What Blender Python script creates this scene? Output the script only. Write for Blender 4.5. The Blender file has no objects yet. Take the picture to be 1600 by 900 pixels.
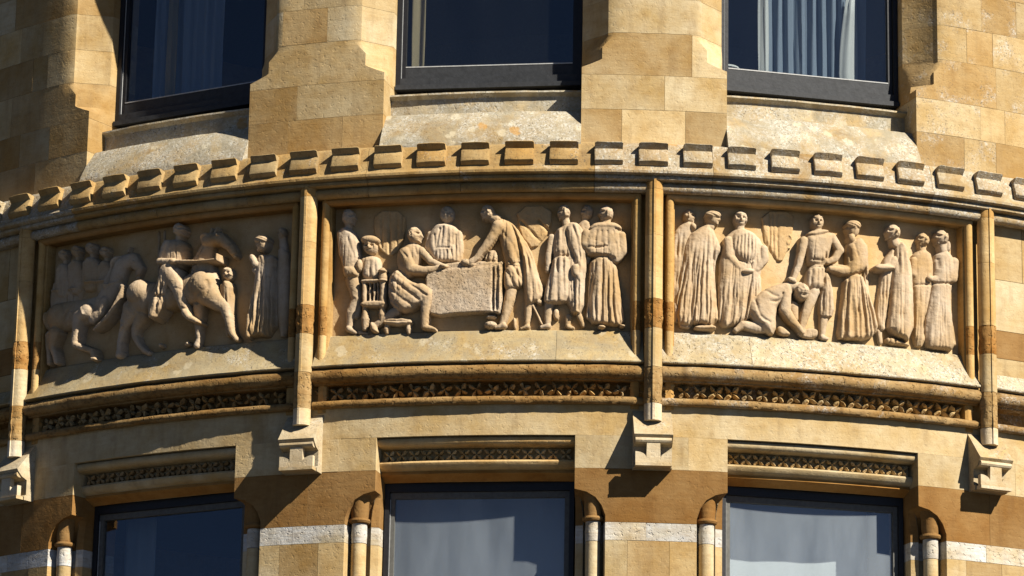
import bpy, bmesh, math, random
import numpy as np
from mathutils import Vector, Matrix, noise

# ---------------------------------------------------------------- camera, sky, sun, exposure
scene = bpy.context.scene
R = 5.3                     # radius of the round bay, metres
Z0 = 6.4                    # height of the frieze shelf above the pavement
SUN_AZ, SUN_EL = 51.5, 40.0 # sun to the right of the camera side

cam_data = bpy.data.cameras.new('camera')
cam = bpy.data.objects.new('camera', cam_data)
scene.collection.objects.link(cam)
scene.camera = cam
cam_data.sensor_width = 36.0
cam_data.lens = 5600.0/1600.0*36.0
cam_data.clip_end = 2000.0
def camera_matrix(pos, yaw, pitch, roll):
    def to_world(v):
        x, y, z = v                                   # right, forward, up
        cr, sr = math.cos(roll), math.sin(roll)
        x, z = cr*x+sr*z, -sr*x+cr*z
        cp, sp = math.cos(pitch), math.sin(pitch)
        y, z = cp*y-sp*z, sp*y+cp*z
        c, s = math.cos(yaw), math.sin(yaw)
        return Vector((c*x+s*y, -s*x+c*y, z))
    a, b, c = to_world((1,0,0)), to_world((0,0,1)), -to_world((0,1,0))
    m = Matrix((a, b, c)).transposed().to_4x4()
    m.translation = pos
    return m
cam.matrix_world = camera_matrix(Vector((0, -24.338, Z0-4.799)), -0.021811, 0.267036, -0.018080)

world = bpy.data.worlds.new('World'); scene.world = world; world.use_nodes = True
wn = world.node_tree
for n in list(wn.nodes): wn.nodes.remove(n)
sky = wn.nodes.new('ShaderNodeTexSky'); sky.sky_type = 'NISHITA'; sky.sun_disc = False
sky.sun_elevation = math.radians(SUN_EL); sky.sun_rotation = math.radians(180-SUN_AZ)
sky.air_density = 0.25; sky.dust_density = 0.0; sky.ozone_density = 3.0
bg = wn.nodes.new('ShaderNodeBackground'); bg.inputs['Strength'].default_value = 0.05
wo = wn.nodes.new('ShaderNodeOutputWorld')
wn.links.new(sky.outputs[0], bg.inputs[0]); wn.links.new(bg.outputs[0], wo.inputs[0])

sun_data = bpy.data.lights.new('sun', 'SUN'); sun_data.energy = 5.0; sun_data.angle = math.radians(0.53)
sun_data.color = (1.0, 0.94, 0.83)
sun = bpy.data.objects.new('sun', sun_data); scene.collection.objects.link(sun)
az, el = math.radians(SUN_AZ), math.radians(SUN_EL)
sdir = Vector((math.sin(az)*math.cos(el), -math.cos(az)*math.cos(el), math.sin(el)))
sun.rotation_euler = sdir.to_track_quat('Z', 'Y').to_euler(); sun.location = sdir*40

scene.view_settings.view_transform = 'Standard'
scene.view_settings.look = 'None'
scene.view_settings.exposure = 0.95
scene.view_settings.gamma = 1.0
scene.view_settings.use_curve_mapping = False
scene.cycles.diffuse_bounces = 1
scene.render.resolution_x = 1024; scene.render.resolution_y = 576

random.seed(7)
COL = scene.collection

# ---------------------------------------------------------------- materials
def nodes_of(m):
    m.use_nodes = True
    nt = m.node_tree
    for n in list(nt.nodes): nt.nodes.remove(n)
    return nt
def N(nt, t, **kw):
    n = nt.nodes.new(t)
    for k, v in kw.items():
        if k.startswith('i_'):
            n.inputs[k[2:].replace('_', ' ')].default_value = v
        else: setattr(n, k, v)
    return n
def mixc(nt, fac, a, b, mode='MIX'):
    n = nt.nodes.new('ShaderNodeMix'); n.data_type = 'RGBA'; n.blend_type = mode
    for sock, v in ((n.inputs[0], fac), (n.inputs[6], a), (n.inputs[7], b)):
        if hasattr(v, 'is_linked'): nt.links.new(v, sock)
        else: sock.default_value = v if not isinstance(v, tuple) or len(v) == 4 else v+(1,)
    return n.outputs[2]
def ramp(nt, src, stops):
    n = nt.nodes.new('ShaderNodeValToRGB')
    cr = n.color_ramp
    while len(cr.elements) > 1: cr.elements.remove(cr.elements[-1])
    cr.elements[0].position, cr.elements[0].color = stops[0][0], (stops[0][1],)*3+(1,)
    for p, v in stops[1:]:
        e = cr.elements.new(p); e.color = (v,)*3+(1,)
    nt.links.new(src, n.inputs[0])
    return n.outputs[0]
def noise_tex(nt, vec, scale, detail=5, rough=.55, dist=0.0):
    n = N(nt, 'ShaderNodeTexNoise'); n.inputs['Scale'].default_value = scale
    n.inputs['Detail'].default_value = detail; n.inputs['Roughness'].default_value = rough
    n.inputs['Distortion'].default_value = dist
    nt.links.new(vec, n.inputs['Vector'])
    return n.outputs['Fac']

def stone_material(name, lichen=0.0, pit_scale=48., orange=0.0, stain=0.35, pit=0.35, bedding=0.25, rough_bump=0.5, dark=(.16,.10,.05), grey=0.0):
    """Weathered oolite / ironstone: colour comes from the object, wear from noise."""
    m = bpy.data.materials.new(name); nt = nodes_of(m); L = nt.links.new
    out = N(nt, 'ShaderNodeOutputMaterial'); b = N(nt, 'ShaderNodeBsdfPrincipled')
    b.inputs['Roughness'].default_value = 0.92
    b.inputs['Specular IOR Level'].default_value = 0.15
    L(b.outputs[0], out.inputs[0])
    info = N(nt, 'ShaderNodeObjectInfo'); tc = N(nt, 'ShaderNodeTexCoord')
    off = N(nt, 'ShaderNodeVectorMath', operation='SCALE'); off.inputs[0].default_value = (37., 19., 53.)
    L(info.outputs['Random'], off.inputs['Scale'])
    add = N(nt, 'ShaderNodeVectorMath', operation='ADD')
    L(tc.outputs['Object'], add.inputs[0]); L(off.outputs[0], add.inputs[1])
    v = add.outputs[0]
    sq = N(nt, 'ShaderNodeMapping'); sq.inputs['Scale'].default_value = (1, 1, 6); L(v, sq.inputs[0])
    rs = N(nt, 'ShaderNodeMapping'); rs.inputs['Scale'].default_value = (6, 6, 0.8); L(v, rs.inputs[0])
    base = info.outputs['Color']
    big = noise_tex(nt, v, 3.2, 5, .6)
    mid = noise_tex(nt, v, 17., 5, .6)
    fine = noise_tex(nt, v, 110., 4, .65)
    bed = noise_tex(nt, sq.outputs[0], 9., 5, .62, .4)
    runs = noise_tex(nt, rs.outputs[0], 3.0, 4, .6)
    c = mixc(nt, ramp(nt, big, [(.34, 0), (.66, 1)]), mixc(nt, 1.0, base, (1.08, 1.08, 1.10), 'MULTIPLY'), mixc(nt, 1.0, base, (.84, .70, .48), 'MULTIPLY'))
    c = mixc(nt, ramp(nt, bed, [(.35, 0), (.70, bedding)]), c, mixc(nt, 1.0, c, (.66, .52, .36), 'MULTIPLY'))
    c = mixc(nt, ramp(nt, mid, [(.50, 0), (.80, stain)]), c, mixc(nt, 1.0, c, (.55, .44, .32), 'MULTIPLY'))
    c = mixc(nt, ramp(nt, fine, [(.28, .35), (.45, 0)]), c, mixc(nt, 1.0, c, (.55, .46, .36), 'MULTIPLY'))
    c = mixc(nt, ramp(nt, fine, [(.58, 0), (.78, .45)]), c, mixc(nt, 1.0, c, (1.3, 1.3, 1.28), 'MULTIPLY'))
    c = mixc(nt, ramp(nt, runs, [(.52, 0), (.80, stain*.9)]), c, dark)
    if grey > 0:
        g = noise_tex(nt, v, 4.2, 7, .72, .8)
        c = mixc(nt, ramp(nt, g, [(.40, 0), (.60, grey)]), c, (.25, .225, .165))
        vb = N(nt, 'ShaderNodeTexVoronoi'); vb.inputs['Scale'].default_value = 11.
        wn_ = N(nt, 'ShaderNodeTexNoise'); wn_.inputs['Scale'].default_value = 30.; L(v, wn_.inputs['Vector'])
        wb = N(nt, 'ShaderNodeVectorMath', operation='MULTIPLY_ADD'); L(wn_.outputs['Color'], wb.inputs[0])
        wb.inputs[1].default_value = (.05, .05, .05); L(v, wb.inputs[2]); L(wb.outputs[0], vb.inputs['Vector'])
        pb_ = N(nt, 'ShaderNodeSeparateColor'); L(vb.outputs['Color'], pb_.inputs[0])
        mb_ = N(nt, 'ShaderNodeMath', operation='MULTIPLY'); L(ramp(nt, vb.outputs['Distance'], [(.26, .8*grey), (.36, 0)]), mb_.inputs[0])
        L(ramp(nt, pb_.outputs[1], [(.60, 0), (.64, 1)]), mb_.inputs[1])
        c = mixc(nt, mb_.outputs[0], c, (.52, .45, .31))
    if lichen > 0:
        l1 = noise_tex(nt, v, 62., 6, .70, .6); l2 = noise_tex(nt, v, 5.5, 5, .65, .5)
        sp = noise_tex(nt, v, 95., 3, .6); l3 = noise_tex(nt, v, 150., 3, .6)
        patch = ramp(nt, l2, [(.62-.24*lichen, 0), (.72-.14*lichen, 1)])
        grains = ramp(nt, l1, [(.50, 0), (.60, 1)])
        mm = N(nt, 'ShaderNodeMath', operation='MULTIPLY'); L(patch, mm.inputs[0]); L(grains, mm.inputs[1])
        m2 = N(nt, 'ShaderNodeMath', operation='MULTIPLY'); L(mm.outputs[0], m2.inputs[0]); m2.inputs[1].default_value = .55+.25*lichen
        c = mixc(nt, m2.outputs[0], c, (.55, .53, .47))
        soft = N(nt, 'ShaderNodeMath', operation='MULTIPLY'); L(patch, soft.inputs[0]); soft.inputs[1].default_value = .35*lichen
        c = mixc(nt, soft.outputs[0], c, (.46, .43, .35))
        m4 = N(nt, 'ShaderNodeMath', operation='MULTIPLY'); L(ramp(nt, sp, [(.58, 0), (.64, .8)]), m4.inputs[0]); L(ramp(nt, l2, [(.40, 0), (.60, 1)]), m4.inputs[1])
        c = mixc(nt, m4.outputs[0], c, (.10, .085, .06))
    if orange > 0:
        vo = N(nt, 'ShaderNodeTexVoronoi'); vo.inputs['Scale'].default_value = 5.5; vo.inputs['Randomness'].default_value = 1.0
        wv = N(nt, 'ShaderNodeTexNoise'); wv.inputs['Scale'].default_value = 20.
        L(v, wv.inputs['Vector'])
        wa = N(nt, 'ShaderNodeVectorMath', operation='MULTIPLY_ADD'); L(wv.outputs['Color'], wa.inputs[0])
        wa.inputs[1].default_value = (.07, .07, .07); L(v, wa.inputs[2]); L(wa.outputs[0], vo.inputs['Vector'])
        f = ramp(nt, vo.outputs['Distance'], [(.16, orange), (.22, 0)])
        pick = N(nt, 'ShaderNodeSeparateColor'); L(vo.outputs['Color'], pick.inputs[0])
        g = ramp(nt, pick.outputs[0], [(.72, 0), (.76, 1)])
        mu = N(nt, 'ShaderNodeMath', operation='MULTIPLY'); L(f, mu.inputs[0]); L(g, mu.inputs[1])
        c = mixc(nt, mu.outputs[0], c, (.42, .22, .05))
    L(c, b.inputs['Base Color'])
    # relief: grain, pits and bedding
    h1 = N(nt, 'ShaderNodeMath', operation='MULTIPLY'); L(fine, h1.inputs[0]); h1.inputs[1].default_value = .35
    h2 = N(nt, 'ShaderNodeMath', operation='MULTIPLY_ADD'); L(mid, h2.inputs[0]); h2.inputs[1].default_value = 1.2; L(h1.outputs[0], h2.inputs[2])
    h3 = N(nt, 'ShaderNodeMath', operation='MULTIPLY_ADD'); L(bed, h3.inputs[0]); h3.inputs[1].default_value = .5; L(h2.outputs[0], h3.inputs[2])
    pits = ramp(nt, noise_tex(nt, v, pit_scale, 3, .5), [(.30, 0), (.42, 1)])
    h4 = N(nt, 'ShaderNodeMath', operation='MULTIPLY_ADD'); L(pits, h4.inputs[0]); h4.inputs[1].default_value = pit; L(h3.outputs[0], h4.inputs[2])
    bu = N(nt, 'ShaderNodeBump'); bu.inputs['Strength'].default_value = rough_bump; bu.inputs['Distance'].default_value = .006
    L(h4.outputs[0], bu.inputs['Height']); L(bu.outputs[0], b.inputs['Normal'])
    return m

M = {}
M['ashlar'] = stone_material('ashlar_stone', stain=.42, pit=.35, rough_bump=.45)
M['ashlar_lichen'] = stone_material('ashlar_lichen', lichen=.45, stain=.4, pit=.4, rough_bump=.5)
M['iron'] = stone_material('ironstone', stain=.35, pit=.35, bedding=.35, rough_bump=.5, dark=(.10,.05,.02))
M['eroded'] = stone_material('eroded_ironstone', stain=.7, pit=1.2, bedding=.7, rough_bump=1.0, dark=(.06,.035,.015))
M['eroded_lichen'] = stone_material('eroded_lichen', lichen=.42, stain=.7, pit=1.0, bedding=.6, rough_bump=.9, dark=(.06,.035,.015))
M['carved'] = stone_material('carved_limestone', stain=.30, pit=.35, bedding=.15, rough_bump=.40, dark=(.30,.20,.12))
M['speckled'] = stone_material('punched_limestone', pit_scale=95., stain=.55, pit=1.8, bedding=.0, rough_bump=.8, dark=(.30,.20,.12))
M['shelf'] = stone_material('shelf_stone', lichen=.30, stain=.4, grey=.55, pit=.3, rough_bump=.45)
M['shelf_white'] = stone_material('shelf_lichen', lichen=1.0, orange=.0, stain=.6, grey=.42, pit=1.0, rough_bump=.9)
M['sill'] = stone_material('sill_stone', lichen=1.0, orange=.7, stain=.6, grey=.8, pit=.5, rough_bump=.6)
M['cornice'] = stone_material('cornice_stone', lichen=.15, stain=.7, pit=.4, rough_bump=.5)
M['cornice_lichen'] = stone_material('cornice_lichen', lichen=1.0, orange=.5, stain=.75, grey=.35, pit=.7, rough_bump=.6)
M['white_band'] = stone_material('pale_band_stone', stain=.35, pit=.8, bedding=.55, rough_bump=.8, dark=(.25,.24,.22))

def plain(name, col, rough=.6, bump=0., scale=60., var=.25, spec=.3):
    m = bpy.data.materials.new(name); nt = nodes_of(m); L = nt.links.new
    out = N(nt, 'ShaderNodeOutputMaterial'); b = N(nt, 'ShaderNodeBsdfPrincipled'); L(b.outputs[0], out.inputs[0])
    b.inputs['Roughness'].default_value = rough; b.inputs['Specular IOR Level'].default_value = spec
    tc = N(nt, 'ShaderNodeTexCoord')
    f = noise_tex(nt, tc.outputs['Object'], scale, 5, .6)
    c = mixc(nt, ramp(nt, f, [(.3, 0), (.75, 1)]), col+(1,), tuple(x*(1-var) for x in col)+(1,))
    L(c, b.inputs['Base Color'])
    if bump:
        bu = N(nt, 'ShaderNodeBump'); bu.inputs['Strength'].default_value = bump; bu.inputs['Distance'].default_value = .004
        L(f, bu.inputs['Height']); L(bu.outputs[0], b.inputs['Normal'])
    return m
M['mortar'] = plain('lime_mortar', (.42, .34, .21), .95, .4, 90.)
M['paint_dark'] = plain('dark_painted_timber', (.018, .018, .020), .5, .25, 40., .35)
M['paint_worn'] = plain('weathered_dark_timber', (.034, .036, .040), .65, .5, 30., .45)
M['paint_grey'] = plain('worn_grey_paint', (.13, .125, .11), .6, .3, 50., .4)
M['paint_edge'] = plain('worn_white_edge', (.45, .45, .44), .6, .2, 60., .3)
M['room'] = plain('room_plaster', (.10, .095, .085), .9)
M['paving'] = plain('grey_paving', (.055, .053, .050), .9, .3, 3.0, .4)
def cloth(name, col, trans=.25):
    m = bpy.data.materials.new(name); nt = nodes_of(m); L = nt.links.new
    out = N(nt, 'ShaderNodeOutputMaterial'); b = N(nt, 'ShaderNodeBsdfPrincipled'); t = N(nt, 'ShaderNodeBsdfTranslucent')
    mx = N(nt, 'ShaderNodeMixShader'); mx.inputs[0].default_value = trans
    tc = N(nt, 'ShaderNodeTexCoord'); f = noise_tex(nt, tc.outputs['Object'], 180., 2, .5)
    c = mixc(nt, f, col+(1,), tuple(x*.82 for x in col)+(1,))
    L(c, b.inputs['Base Color']); L(c, t.inputs['Color']); b.inputs['Roughness'].default_value = .95
    L(b.outputs[0], mx.inputs[1]); L(t.outputs[0], mx.inputs[2]); L(mx.outputs[0], out.inputs[0])
    return m
M['curtain_blue'] = cloth('blue_grey_curtain', (.27, .32, .39))
M['curtain_pale'] = cloth('pale_blue_curtain', (.50, .56, .66), .4)
M['curtain_tan'] = cloth('tan_curtain', (.42, .33, .19))
M['curtain_white'] = cloth('white_lining', (.75, .74, .70))
M['blind'] = cloth('white_blind', (.80, .80, .78), .15)
M['blind_grey'] = cloth('grey_blind', (.34, .34, .33), .1)
def glass_material(name, film):
    m = bpy.data.materials.new(name); nt = nodes_of(m); L = nt.links.new
    out = N(nt, 'ShaderNodeOutputMaterial'); tr = N(nt, 'ShaderNodeBsdfTransparent'); gl = N(nt, 'ShaderNodeBsdfGlossy')
    gl.inputs['Roughness'].default_value = .0; tr.inputs['Color'].default_value = (.86, .89, .90, 1)
    ge = N(nt, 'ShaderNodeNewGeometry'); dt = N(nt, 'ShaderNodeVectorMath', operation='DOT_PRODUCT')
    L(ge.outputs['Normal'], dt.inputs[0]); L(ge.outputs['Incoming'], dt.inputs[1])
    ab = N(nt, 'ShaderNodeMath', operation='ABSOLUTE'); L(dt.outputs['Value'], ab.inputs[0])
    om = N(nt, 'ShaderNodeMath', operation='SUBTRACT'); om.inputs[0].default_value = 1.0; L(ab.outputs[0], om.inputs[1])
    pw = N(nt, 'ShaderNodeMath', operation='POWER'); L(om.outputs[0], pw.inputs[0]); pw.inputs[1].default_value = 5.0
    fr = N(nt, 'ShaderNodeMath', operation='MULTIPLY_ADD'); L(pw.outputs[0], fr.inputs[0]); fr.inputs[1].default_value = .91; fr.inputs[2].default_value = .09
    tc = N(nt, 'ShaderNodeTexCoord'); f = noise_tex(nt, tc.outputs['Object'], 3.0, 2, .5)
    bu = N(nt, 'ShaderNodeBump'); bu.inputs['Strength'].default_value = .06; bu.inputs['Distance'].default_value = .01
    L(f, bu.inputs['Height']); L(bu.outputs[0], gl.inputs['Normal'])
    mx = N(nt, 'ShaderNodeMixShader'); L(fr.outputs[0], mx.inputs[0]); L(tr.outputs[0], mx.inputs[1]); L(gl.outputs[0], mx.inputs[2])
    # streaked pale blue veil painted into the pane in place of hazy sky reflection
    df = N(nt, 'ShaderNodeBsdfDiffuse'); df.inputs['Color'].default_value = (.58, .64, .70, 1)
    mp = N(nt, 'ShaderNodeMapping'); mp.inputs['Scale'].default_value = (4, 4, .9); L(tc.outputs['Object'], mp.inputs[0])
    st = ramp(nt, noise_tex(nt, mp.outputs[0], 1.6, 4, .55), [(.30, .62*film), (.70, 1.25*film)])
    m2 = N(nt, 'ShaderNodeMixShader'); L(st, m2.inputs[0]); L(mx.outputs[0], m2.inputs[1]); L(df.outputs[0], m2.inputs[2])
    L(m2.outputs[0], out.inputs[0])
    return m
M['glass'] = glass_material('old_window_glass', .004)
M['glass_veiled'] = glass_material('veiled_window_glass', .135)  # veil colour brightens the lower panes like reflected haze

# object tints (real stone colours)
GOLD = (.43, .335, .185); LIGHT = (.50, .410, .250); TAN = (.385, .280, .140); BROWN = (.255, .150, .055)
MOULD = (.31, .205, .085); WHITE = (.54, .55, .54); CARVE = (.47, .375, .265); SILL = (.37, .31, .20)
def tint(c, j=.08):
    k = 1+random.uniform(-j, j); w = random.uniform(-j, j)*.4
    return (max(0, c[0]*k*(1+w)), c[1]*k, max(0, c[2]*k*(1-w*2)), 1)

# ---------------------------------------------------------------- geometry helpers
def P(th, d, z):
    a = math.radians(th); r = R+d
    return (r*math.sin(a), -r*math.cos(a), z+Z0)
class MB:
    def __init__(s): s.v = []; s.f = []
    def add(s, vs, fs):
        o = len(s.v); s.v += vs; s.f += [tuple(i+o for i in f) for f in fs]
    def mesh(s, name, smooth=True, angle=38):
        me = bpy.data.meshes.new(name); me.from_pydata(s.v, [], s.f); me.validate(); me.update()
        bm = bmesh.new(); bm.from_mesh(me); bmesh.ops.recalc_face_normals(bm, faces=bm.faces); bm.to_mesh(me); bm.free()
        if smooth:
            me.polygons.foreach_set('use_smooth', [True]*len(me.polygons))
            if angle: me.set_sharp_from_angle(angle=math.radians(angle))
        return me
def put(name, me, mat, parent=None, color=None, loc=None, rotz=None):
    o = bpy.data.objects.new(name, me); COL.objects.link(o)
    if isinstance(me, bpy.types.Mesh) and mat is not None and not me.materials: me.materials.append(mat)
    o.parent = parent
    if color is not None: o.color = color if len(color) == 4 else color+(1,)
    if loc is not None: o.location = loc
    if rotz is not None: o.rotation_euler = (0, 0, rotz)
    return o
def empty(name, label, cat, loc=(0, 0, 0), group=None):
    o = bpy.data.objects.new(name, None); COL.objects.link(o); o.location = loc
    tag(o, label, cat, group); return o
def tag(o, label, cat=None, group=None):
    o['label'] = label
    if cat: o['category'] = cat
    if group: o['group'] = group
    return o
def jit(th, d, z, amp):
    if not amp: return 0
    p = Vector((th*.55, z*9, d*9)); q = Vector((th*2.1+7, z*30, 3))
    return amp*(noise.noise(p)*.8+noise.noise(q)*.6)
def revolve(mb, prof, t0, t1, step=.5, amp=0., back=-.25):
    """closed (d,z) section swept round the bay from angle t0 to t1, ends capped"""
    n = max(1, int(round((t1-t0)/step))); k = len(prof)
    vs = []
    for i in range(n+1):
        th = t0+(t1-t0)*i/n
        for d, z in prof:
            a = amp if d > back else 0
            vs.append(P(th, d+jit(th, d, z, a), z+jit(th+50, d, z, a*.6)))
    fs = []
    for i in range(n):
        for j in range(k):
            j2 = (j+1) % k
            fs.append((i*k+j, (i+1)*k+j, (i+1)*k+j2, i*k+j2))
    fs.append(tuple(range(k))); fs.append(tuple(n*k+j for j in reversed(range(k))))
    mb.add(vs, fs)
def arc(cd, cz, r, a0, a1, n=7):
    return [(cd+r*math.cos(math.radians(a0+(a1-a0)*i/n)), cz+r*math.sin(math.radians(a0+(a1-a0)*i/n))) for i in range(n+1)]
def loft(mb, layers):
    """stacked plan polygons [(z,[(th,d)..])..] of equal count, capped"""
    k = len(layers[0][1]); vs = []; fs = []
    for z, pl in layers:
        for th, d in pl: vs.append(P(th, d, z))
    for i in range(len(layers)-1):
        for j in range(k):
            j2 = (j+1) % k
            fs.append((i*k+j, i*k+j2, (i+1)*k+j2, (i+1)*k+j))
    fs.append(tuple(range(k))); b = (len(layers)-1)*k
    fs.append(tuple(b+j for j in reversed(range(k))))
    mb.add(vs, fs)
def basis(th):
    a = math.radians(th)
    return Vector((math.cos(a), math.sin(a), 0)), Vector((math.sin(a), -math.cos(a), 0))
def local(th, x, n, z):
    t, nn = basis(th); p = nn*(R+n)+t*x
    return (p.x, p.y, z+Z0)
def lbox(mb, th, x0, x1, n0, n1, z0, z1):
    vs = [local(th, x, n, z) for z in (z0, z1) for x, n in ((x0, n0), (x1, n0), (x1, n1), (x0, n1))]
    mb.add(vs, [(0,1,2,3), (7,6,5,4), (0,4,5,1), (1,5,6,2), (2,6,7,3), (3,7,4,0)])
def lathe(mb, th, x, n, prof, seg=14):
    """turned solid standing at a place on the facade; prof [(r,z)..] bottom to top"""
    vs = []; fs = []
    for r, z in prof:
        for i in range(seg):
            a = 2*math.pi*i/seg
            vs.append(local(th, x+r*math.cos(a), n+r*math.sin(a), z))
    m = len(prof)
    for i in range(m-1):
        for j in range(seg):
            j2 = (j+1) % seg; fs.append((i*seg+j, i*seg+j2, (i+1)*seg+j2, (i+1)*seg+j))
    fs.append(tuple(range(seg))); fs.append(tuple((m-1)*seg+j for j in reversed(range(seg))))
    mb.add(vs, fs)

PIL = [-38.452, -17.249, 3.954, 25.156]
CEN = [-27.85, -6.65, 14.555]
TL, TR = -60.0, 48.0
UH, LH = 4.47, 4.58        # half widths of the upper and lower piers, degrees
UF, LF = -.045, -.06       # face offsets of upper and lower walls

# ---------------------------------------------------------------- ground
mb = MB(); s = 400.
mb.add([(-s, -s, 0), (s, -s, 0), (s, s, 0), (-s, s, 0)], [(0, 1, 2, 3)])
g = put('pavement', mb.mesh('pavement', False), M['paving']); g['kind'] = 'structure'; g['label'] = 'grey paved street in front of the building'

building = empty('building', 'golden stone building with a rounded bay of tall windows and carved friezes', 'building', (0, 0, 0))

# ---------------------------------------------------------------- shell of the building (rooms, floors, lower wall)
mb = MB()
revolve(mb, [(-.27, -.36), (-.27, 1.24), (-3.2, 1.24), (-3.2, -.36)], TL, TR, 1.5)        # floor zone behind the frieze
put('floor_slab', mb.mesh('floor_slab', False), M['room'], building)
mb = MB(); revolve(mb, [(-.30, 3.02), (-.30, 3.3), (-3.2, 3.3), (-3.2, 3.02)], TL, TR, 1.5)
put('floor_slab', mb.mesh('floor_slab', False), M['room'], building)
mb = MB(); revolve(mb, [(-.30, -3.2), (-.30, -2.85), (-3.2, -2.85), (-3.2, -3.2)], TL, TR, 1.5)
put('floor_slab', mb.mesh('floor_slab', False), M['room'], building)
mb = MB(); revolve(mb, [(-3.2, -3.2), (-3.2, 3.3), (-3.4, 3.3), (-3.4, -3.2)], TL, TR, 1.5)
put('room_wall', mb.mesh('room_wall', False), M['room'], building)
for t in (TL, TR):
    mb = MB(); revolve(mb, [(-.02, -6.4), (-.02, 3.6), (-3.4, 3.6), (-3.4, -6.4)], t-.4, t+.4, .4)
    put('end_wall', mb.mesh('end_wall', False), M['ashlar'], building, GOLD)
mb = MB(); revolve(mb, [(UF, 3.02), (UF, 3.6), (-.4, 3.6), (-.4, 3.02)], TL, TR, 1.)
put('wall', mb.mesh('wall'), M['ashlar'], building, GOLD)
mb = MB(); revolve(mb, [(LF, -6.4), (LF, -2.7), (-.4, -2.7), (-.4, -6.4)], TL, TR, 1.)
put('wall', mb.mesh('wall'), M['ashlar'], building, GOLD)

# ---------------------------------------------------------------- ashlar piers
def span(a, b, d, step=1.2):
    n = max(1, int(abs(b-a)/step))
    return [(a+(b-a)*i/n, d) for i in range(n+1)]
BACK = -.44
# half sections of the jamb: (half angle, offset), same count at every level
U_SQ = [(4.46, UF), (4.47, UF-.002), (4.47, UF-.03), (4.47, UF-.08), (4.47, UF-.15), (4.47, BACK)]
U_MID = [(3.22, UF), (3.25, UF-.012), (3.45, UF-.03), (4.25, UF-.105), (4.47, UF-.15), (4.47, BACK)]
U_CH = [(2.52, UF), (2.86, UF-.012), (2.93, UF-.03), (4.30, UF-.155), (4.47, UF-.17), (4.47, BACK)]
def lerp_sec(a, b, t): return [(p[0]+(q[0]-p[0])*t, p[1]+(q[1]-p[1])*t) for p, q in zip(a, b)]
U_LEV = [(1.15, U_SQ), (1.715, U_SQ), (1.735, lerp_sec(U_SQ, U_MID, .45)), (1.755, lerp_sec(U_SQ, U_MID, .85)), (1.765, U_MID), (1.835, U_MID), (1.905, U_CH), (3.1, U_CH)]
L_SQ = [(4.57, LF), (4.58, LF-.002), (4.58, LF-.03), (4.58, LF-.06), (4.58, LF-.10), (4.58, LF-.14), (4.58, BACK)]
L_NK = [(2.72, LF), (2.80, LF-.045), (2.88, LF-.11), (3.95, LF-.13), (4.05, LF-.105), (4.50, LF-.12), (4.58, BACK)]
L_LEV = [(-2.9, L_NK), (-.845, L_NK), (-.79, lerp_sec(L_NK, L_SQ, .12)), (-.745, lerp_sec(L_NK, L_SQ, .32)), (-.715, lerp_sec(L_NK, L_SQ, .62)), (-.700, L_SQ), (0.2, L_SQ)]
def sec_at(levels, z):
    for (z0, a), (z1, b) in zip(levels, levels[1:]):
        if z0-1e-6 <= z <= z1+1e-6:
            return lerp_sec(a, b, (z-z0)/(z1-z0))
    return levels[-1][1]
def pier_plan(levels, face, z, cl, cr, a, b, inset):
    """plan polygon of a stone from angle a to b; cl/cr = centre angle of a jamb on that side (or None)"""
    pts = []
    if cl is not None:
        s = sec_at(levels, z)
        pts += [(cl-h+inset*.5, d-(inset*.02 if d > BACK else 0)) for h, d in reversed(s)]
        a0 = pts[-1][0]
    else:
        pts += [(a, BACK)]+[(a, face-inset*.02)]; a0 = a
    if cr is not None:
        s = sec_at(levels, z); b0 = cr+s[0][0]-inset*.5
    else: b0 = b
    n = max(1, int((b-a)/1.2))
    pts += [(a0+(b0-a0)*i/n, face-inset*.02) for i in range(1, n)]
    if cr is not None:
        pts += [(cr+h-inset*.5, d-(inset*.02 if d > BACK else 0)) for h, d in s]
    else: pts += [(b, face-inset*.02), (b, BACK)]
    return pts
def stone(parent, levels, face, z0, z1, cl, cr, a, b, mat, color, name='stone', inset=0., gap=.0009):
    ga = gap/R*57.3
    zs = [z0+gap]+[z for z, _ in levels if z0+gap < z < z1-gap]+[z1-gap]
    fo = random.uniform(-.0004, .0020) if name == 'stone' else 0
    mb = MB()
    loft(mb, [(z, pier_plan(levels, face+fo, z, cl, cr, a+(ga if cl is None else 0), b-(ga if cr is None else 0), inset)) for z in zs])
    return put(name, mb.mesh(name, True, 30), mat, parent, color)
UC = [1.24, 1.468, 1.672, 1.922, 2.13, 2.35, 2.56, 2.78, 3.02]
LC = [-2.7, -2.45, -2.2, -1.95, -1.70, -1.455, -1.215, -.981]
G, Lt, T = GOLD, LIGHT, TAN
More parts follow.
